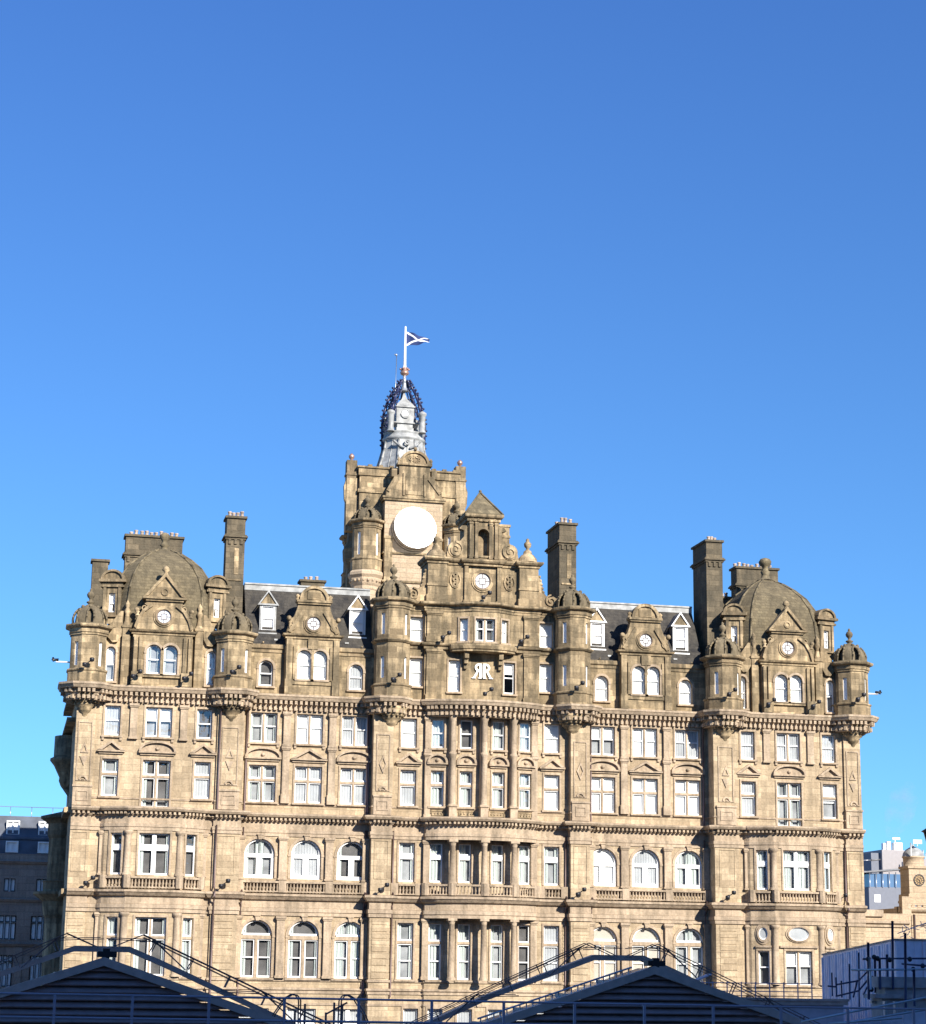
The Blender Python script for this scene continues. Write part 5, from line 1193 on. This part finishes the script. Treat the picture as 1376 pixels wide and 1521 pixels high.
# ------------------------------------------------------------------ station roofs in the foreground (in shade)
def gable_roof(xc, zp, label, lab2, zend=11.9, hw=8.0):
    t = thing('louvred_gable', label, 'roof gable', (xc, -60, 0), 'dark louvred gables of the station roof')
    sl = (zp-zend)/hw
    k = MB(); n = 26; step = .205; z = zp-.35
    for i in range(n):
        z = zp-.36-i*step; w_ = min(hw, (zp-.22-z)/sl)
        # tilted blade
        k.add([(-w_, -.05, z), (w_, -.05, z), (w_, .09, z+.15), (-w_, .09, z+.15), (-w_, -.03, z-.03), (w_, -.03, z-.03), (w_, .11, z+.12), (-w_, .11, z+.12)], BOXF)
    k.add([(-hw, .18, zend-.5), (hw, .18, zend-.5), (0, .18, zp-.2)], [(0, 1, 2)]); k.add([(-hw, .18, 8), (hw, .18, 8), (hw, .18, zend-.5), (-hw, .18, zend-.5)], [(0, 1, 2, 3)])
    k.obj('louvre_panel', 'navy', t)
    for s in (-1, 1):
        k = MB(); fpoly(k, FR0, [(0, zp), (s*hw, zend), (s*hw, zend-.24), (0, zp-.24)], -.2, .14); k.obj('rake_beam', 'beam', t)
    k = MB()
    for s in (-1, 1): k.add([(0, .2, zp-.06), (s*hw, .2, zend-.06), (s*hw, 1.6, zend-.06), (0, 1.6, zp-.06)], [(0, 1, 2, 3)])
    k.obj('roof_glazing', simple('roof_glass', (.12, .15, .2), .15), t)
    k = MB(); box(k, -.2, .35, -.1, .35, zp+.0, zp+.16); box(k, -.05, .15, -.12, 0, zp-.04, zp+.24); k.obj('camera_box', 'iron', t)
    k = MB()
    for s in (-1, 1):
        for i in range(1, 7): box(k, s*i*1.3-.05, s*i*1.3+.05, .3, 1.6, zp-sl*i*1.3-.08, zp-sl*i*1.3+.0)
    k.obj('glazing_bar', 'beam', t)
    # maintenance gantry behind the gable
    g = thing('roof_gantry', lab2, 'gantry', (xc, -56, 0), 'maintenance gantries with handrails over the station roof')
    k = MB(); top = [(-hw*.98, zp-2.55), (-4.2, zp-.92), (-.7, zp+.36), (.95, zp+.36), (2.0, zp-.06), (5.6, zp-1.64), (hw*.98, zp-2.65)]
    for (a, za), (b, zb) in zip(top, top[1:]): fpoly(k, FR0, [(a, za), (b, zb), (b, zb-.17), (a, za-.17)], -.35, .1)
    k.obj('gantry_beam', 'beam', g)
    for s, x0 in ((-1, -.95), (1, 1.35)):
        def zr(x): return zp+.70-abs(x-x0)*.43
        # handrail peaks beside the apex, drops to the ridge on its inner side
        k = MB()
        for y in (-.3, .25):
            path(k, [(x0-s*.95, y, zp+.32), (x0-s*.0, y, zp+.72), (x0+s*6.4, y, zp+.72-6.4*.445)], .016)
            path(k, [(x0+s*.0, y, zp+.64), (x0+s*6.4, y, zp+.60-6.4*.445)], .012)
        for i in range(6):
            x = x0+s*(.35+1.15*i); z1 = zp+.70-(abs(x-x0))*.445; zb = zp+.36-max(0, abs(x)-.8)*.4
            tube(k, (x, -.3, z1), (x-s*.16, -.3, z1-.34), .018); 
            tube(k, (x+s*.1, .25, z1), (x-s*.06, .25, z1-.34), .018)
        for i in (0, 1): 
            x = x0+s*(3.4*i+.2); z1 = zp+.72-abs(x-x0)*.445
            tube(k, (x, -.3, z1), (x+s*1.0, -.3, z1-.85), .02); tube(k, (x+s*.15, -.3, z1-.1), (x+s*1.1, -.3, z1-.95), .02); tube(k, (x, -.3, z1-.06), (x-s*1.2, -.3, z1-.02), .014); tube(k, (x, -.3, z1-.12), (x-s*1.3, -.3, z1-.06), .014)
        k.obj('handrail', 'truss', g)
gable_roof(-24.9, 14.52, 'navy louvred roof gable at the bottom left of the photo', 'grey gantry and thin handrails above the left louvred gable')
gable_roof(-8.52, 14.50, 'navy louvred roof gable at the bottom right of centre', 'grey gantry and thin handrails above the right louvred gable')
k = MB()                       # comb of small uprights along the right gable
cb = thing('roof_comb', 'row of thin upright pins along the left slope of the right gable', 'pins', (-8.52, -59.4, 0))
for i in range(24): x = -.6-i*.2; z = 14.5-abs(x)*.325; tube(k, (x, 0, z-.1), (x, 0, z+.12), .02)
tube(k, (-.5, 0, 14.46), (-5.3, 0, 14.5-5.3*.325+.12), .03); k.obj('pins', 'steel', cb)

gr = thing('guard_rail', 'long blue-grey guard rail running across the front of both louvred gables', 'railing', (-12, -64, 0))
k = MB(); tube(k, (-22, 0, 13.56), (16, 0, 13.33), .03); k.obj('top_rail', 'rail', gr); k = MB(); tube(k, (-22, 0, 12.96), (16, 0, 12.74), .035); k.obj('mid_rail', 'rail', gr)
for i in range(18): x = -16.36+2.03*i; k = MB(); box(k, x-.035, x+.035, -.03, .03, 11.5, 13.55-(x+22)*.006); k.obj('post', 'rail', gr)
# deck between the gables
dk = thing('valley_gutter', 'grey valley gutter deck between the two louvred gables', 'gutter', (-16.7, -50, 0))
k = MB(); box(k, -1.6, 1.6, -10, 12, 11.7, 11.9); k.obj('deck', 'beam', dk)
def hoop(x, y, z, s, label):
    t = thing('ladder_hoop', label, 'ladder hoop', (x, y, z), 'curved ladder hoops in the dip between the gables')
    k = MB()
    for dy in (-.1, .35):
        pts = [(-s*.55*1.2, dy, -.7), (-s*.5, dy, -.35), (-s*.2, dy, .1), (s*.0, dy, .22), (s*.15, dy, .2), (s*.25, dy, .05), (s*.26, dy, -.7)]; path(k, pts, .022)
    for i in range(3): tube(k, (s*.26, -.1, -.6+.25*i), (s*.26, .35, -.6+.25*i), .015)
    k.obj('rails', 'truss', t)
hoop(-19.05, -57, 13.3, 1, 'curved ladder hoop left of the dip between the gables'); hoop(-17.3, -57, 13.3, -1, 'curved ladder hoop right of the dip between the gables')
pp = thing('vent_posts', 'cluster of short dark posts standing between the two ladder hoops', 'posts', (-18.1, -57, 12.5))
k = MB()
for x, h in ((-.85, .55), (-.55, .75), (.1, .5), (.35, .8), (.6, .75)): k = MB(); box(k, x-.03, x+.03, -.03, .03, 0, h); k.obj('post', 'truss', pp)
k = MB(); tube(k, (.1, 0, .45), (.75, 0, .8), .03); k.obj('brace', 'truss', pp)
dm = thing('dark_dome', 'top of a dark navy dome at the bottom edge between the gables', 'dome', (-17.9, -63, 12.0))
k = MB(); lathe(k, 0, 0, [(1.5, 0), (1.4, .35), (1.1, .62), (.6, .76), (.05, .8)], 24); k.obj('shell', 'navy', dm)

# right foreground: flat roof, hoarding, scaffold, parapet
rt = thing('flat_roof_building', 'low grey-blue flat roofed station building at the bottom right', 'building', (2.5, -38, 0))
k = MB(); box(k, -5.5, 4.0, -1, 10, 0, 13.2); k.obj('wall', 'felt', rt); k = MB(); box(k, -5.6, 4.15, -1.15, 10, 13.2, 13.42); box(k, -5.65, 4.2, -1.2, -1.15, 13.36, 13.46); k.obj('roof_edge', 'beam', rt)
k = MB()
for i in range(11): x = -3.4+i*.62; box(k, x-.02, x+.02, -.6, -.56, 13.42, 14.1)
for z in (13.72, 14.05): tube(k, (-3.4, -.58, z), (2.8, -.58, z), .02)
k.obj('edge_railing', 'rail', rt)
for i, (x, h, lb_) in enumerate(((-1.9, .9, 'slanted pale panel on posts standing on the flat roof'),)):
    t = thing('roof_panel', lb_, 'panel', (.8, -36, 13.42)); k = MB()
    for q in (0, .5, .9): tube(k, (q, 0, 0), (q, 0, .55+.25*q), .025)
    k.obj('post', 'rail', t); k = MB(); k.add([(-.1, -.1, .5), (1.0, -.1, .95), (1.0, .5, .95), (-.1, .5, .5), (-.1, -.1, .55), (1.0, -.1, 1.0), (1.0, .5, 1.0), (-.1, .5, .55)], BOXF); k.obj('panel', 'felt', t)
hd = thing('site_hoarding', 'tall pale blue panel hoarding rising toward the right edge behind the scaffold', 'hoarding', (8, -32, 0))
k = MB()
RUN = [(10.2, -28.0, 15.38), (8.45, -40.0, 15.86), (14.5, -40.0, 15.86)]
cap = MB()
for (xa_, ya2, za_), (xb_, yb2, zb_) in zip(RUN, RUN[1:]):
    F = fr((xa_-8, ya2+32), (xb_-8, yb2+32)); Lr = math.hypot(xb_-xa_, yb2-ya2); nn = int(Lr/1.2)
    for i in range(nn):
        u0, u1 = Lr*i/nn, Lr*(i+1)/nn; z0_, z1_ = za_+(zb_-za_)*i/nn, za_+(zb_-za_)*(i+1)/nn
        fpoly(k, F, [(u0+.01, 9), (u1-.01, 9), (u1-.01, z1_), (u0+.01, z0_)], -.08, 0)
        fbox(k, F, u0+.02, u0+.12, 0, .07, 9, z0_-.1); fbox(k, F, u0+.5, u0+.54, 0, .03, 9, z0_-.05); fbox(k, F, u0+.85, u0+.89, 0, .03, 9, z0_-.05)
        fpoly(cap, F, [(u0, z0_), (u1, z1_), (u1, z1_+.07), (u0, z0_+.07)], -.12, .05)
k.obj('panels', 'hoard', hd)
cap.obj('capping', 'pot', hd)
mass = thing('razor_wire', 'tangle of pale wire mesh above the hoarding at the right edge', 'wire mesh', (10.6, -39.5, 15.95))
k = MB(); RR = random.Random(5)
for i in range(90):
    x, z = RR.uniform(-1.6, 1.8), RR.uniform(0, 1.2)
    if z > .35+(x+1.6)*.28: continue
    a = RR.uniform(0, PI); tube(k, (x, RR.uniform(-.3, .3), z), (x+.2*math.cos(a), RR.uniform(-.3, .3), z+.2*math.sin(a)), .018, 4)
path(k, [(-1.8, 0, .2), (-.8, 0, .55), (.4, 0, .95), (1.8, 0, 1.3)], .02); k.obj('wire', 'steel', mass)
sc_ = thing('scaffold', 'dark blue scaffold of tubes and clamps in front of the hoarding', 'scaffold', (9.2, -46, 0))
def SX(px): return px
k = MB(); y0 = -46
def tubep(px0, py0, px1, py1, Y, r, mbb, org=(9.2, -46, 0)):
    a = PXP(px0, py0, Y); b = PXP(px1, py1, Y); tube(mbb, tuple(a[i]-org[i] for i in range(3)), tuple(b[i]-org[i] for i in range(3)), r)
def PXP(px, py, Y):            # a point read off the photograph, at its own depth Y
    d = Vector(RW[0])*(px-688)+Vector(RW[1])*(py-760.5)+Vector(RW[2])*FPX
    t = (Y-CAM.y)/d.y; return CAM+d*t
for px, ya_, yb_, Y in ((1290, 1400, 1485, -46), (1300, 1420, 1475, -45), (1307, 1424, 1470, -46), (1318, 1418, 1460, -44), (1326, 1368, 1470, -46), (1345, 1386, 1500, -47), (1358, 1440, 1495, -48), (1276, 1415, 1500, -44), (1262, 1432, 1485, -43), (1250, 1457, 1482, -43), (1242, 1452, 1480, -43), (1236, 1445, 1480, -42)):
    k = MB(); tubep(px, ya_, px+1, yb_, Y, .05 if px > 1280 else .03, k); k.obj('standard', 'crown', sc_)
for a in ((1282, 1425, 1294, 1424, -46), (1308, 1424, 1376, 1424, -46), (1340, 1432, 1376, 1435, -46.5), (1230, 1465, 1242, 1466, -43), (1242, 1463, 1276, 1457, -43), (1276, 1457, 1292, 1440, -43), (1242, 1480, 1276, 1472, -43), (1276, 1472, 1290, 1455, -44), (1283, 1478, 1297, 1450, -44), (1268, 1482, 1274, 1456, -43.5)): k = MB(); tubep(*a, .035, k); k.obj('brace', 'crown', sc_)
for a in ((1265, 1441, 1376, 1440, -47), (1292, 1422, 1294, 1470, -46.4)): k = MB(); tubep(*a, .04, k); k.obj('ledger', 'steel', sc_)
for px, py in ((1299, 1422), (1304, 1424), (1352, 1425), (1371, 1435), (1295, 1470), (1322, 1426), (1357, 1440), (1290, 1425)):
    p = PXP(px, py, -46.1); k = MB(); ball(k, p.x-9.2, p.y+46, p.z, .1, 6); k.obj('clamp', 'iron', sc_)
pw = thing('concrete_parapet', 'stained dark concrete parapet at the bottom right behind the scaffold', 'parapet', (6, -46, 0))
k = MB(); box(k, -1.05, 6, 0, 1.0, 13.95, 14.35); box(k, -1.25, 6, -.15, .9, 13.55, 13.7); box(k, -.9, 6, 0, 1, 8, 13.55); box(k, -.7, 6, .1, 1, 13.7, 13.95); k.obj('wall', 'conc', pw)
k = MB()
for i in range(3): fbox(k, (-1.1+i*.42, -.6, 1, 0), 0, .1, -.1, .1, 12.7, 13.45)
box(k, -1.1, -.1, .5, .7, 13.35, 13.45); k.obj('frame', 'steel', pw)
lp = thing('low_hoarding', 'pale blue low panel fence at the very bottom right corner', 'fence', (5, -62, 0))
k = MB(); a = PXP(1240, 1521, -62); b = PXP(1376, 1500, -62)
for i in range(8):
    p = a.lerp(b, i/8); q = a.lerp(b, (i+1)/8); k.add([(p.x-5, 0, 9), (q.x-5-.02, 0, 9), (q.x-5-.02, 0, q.z), (p.x-5, 0, p.z), (p.x-5, .05, 9), (q.x-5-.02, .05, 9), (q.x-5-.02, .05, q.z), (p.x-5, .05, p.z)], BOXF)
k.obj('panels', 'hoard', lp)
k = MB()
for c in ((1190, 1518, 1376, 1482, -62.5), (1230, 1521, 1340, 1512, -62.3), (1260, 1519, 1376, 1500, -62.2)):
    p = PXP(c[0], c[1], c[4]); q = PXP(c[2], c[3], c[4]); tube(k, (p.x-5, p.y+62, p.z), (q.x-5, q.y+62, q.z), .035)
k.obj('rail', 'steel', lp)
# lantern tips at the right edge
lt = thing('iron_lantern', 'dark iron lantern tips poking in at the right edge above the clock turret', 'lantern', tuple(PXP(1388, 1240, -30)))
k = MB(); lathe(k, 0, 0, [(.1, -1.2), (.12, -.9), (.35, -.5), (.5, .1), (.62, .16), (.3, .35), (.18, .6), (.3, .9), (.1, 1.1), (.05, 1.5), (.22, 1.85), (.22, 2.0), (.03, 2.3)], 10); tube(k, (0, 0, -18), (0, 0, -1.1), .1); k.obj('body', 'iron', lt)

# ------------------------------------------------------------------ ground, hill behind the camera, and an unseen block added to shade the station
k = MB(); k.add([(-1500, -400, 0), (1500, -400, 0), (1500, 2500, 0), (-1500, 2500, 0)], [(0, 1, 2, 3)]); tag(k.obj('ground', 'bounce_setts'), kind='structure')
k = MB(); k.add([(-300, -126, 0), (400, -126, 0), (400, -150, 44), (-300, -150, 44), (400, -400, 60), (-300, -400, 60)], [(0, 1, 2, 3), (3, 2, 4, 5)]); tag(k.obj('hillside', 'grass'), kind='structure')
tn = thing('shade_block', 'tall dark stone block added unseen behind the camera to shade the station', 'building', (30, -155, 40))
k = MB(); box(k, -30, 52, -12, 15, -10, 58); k.obj('wall', 'bgstone', tn)  # sized so its shadow covers the station roofs but misses the hotel
k = MB(); k.add([(-30, -12, 58), (52, -12, 58), (52, 15, 58), (-30, 15, 58), (-30, 2, 64), (52, 2, 64)], [(0, 1, 5, 4), (2, 3, 4, 5), (0, 4, 3), (1, 2, 5)]); k.obj('roof', 'slate', tn)

# thin drift of steam from the far rooftop vents
mt = bpy.data.materials.new('steam'); mt.use_nodes = True; nt = mt.node_tree; nt.nodes.remove(nt.nodes['Principled BSDF'])
pv = nt.nodes.new('ShaderNodeVolumePrincipled'); pv.inputs['Color'].default_value = (.9, .8, .82, 1)
nz = N(nt, 'ShaderNodeTexNoise'); nz.inputs['Scale'].default_value = .6; tc = N(nt, 'ShaderNodeTexCoord'); nt.links.new(tc.outputs['Object'], nz.inputs['Vector'])
rp = N(nt, 'ShaderNodeMapRange'); rp.inputs[1].default_value = .42; rp.inputs[2].default_value = .75; rp.inputs[3].default_value = 0; rp.inputs[4].default_value = .16
nt.links.new(nz.outputs['Fac'], rp.inputs[0]); nt.links.new(rp.outputs[0], pv.inputs['Density']); nt.links.new(pv.outputs[0], nt.nodes['Material Output'].inputs['Volume'])
M['steam'] = mt
k = MB(); lathe(k, 0, 0, [(.05, 0), (.5, .8), (1.0, 2.2), (1.4, 4.0), (1.3, 6.0), (.6, 7.4), (.05, 7.8)], 14, sx=1.3)
o = k.obj('steam_plume', 'steam', None, (69.3, 95, 29.6)); o.rotation_euler = (0, math.radians(24), 0); tag(o, kind='stuff')
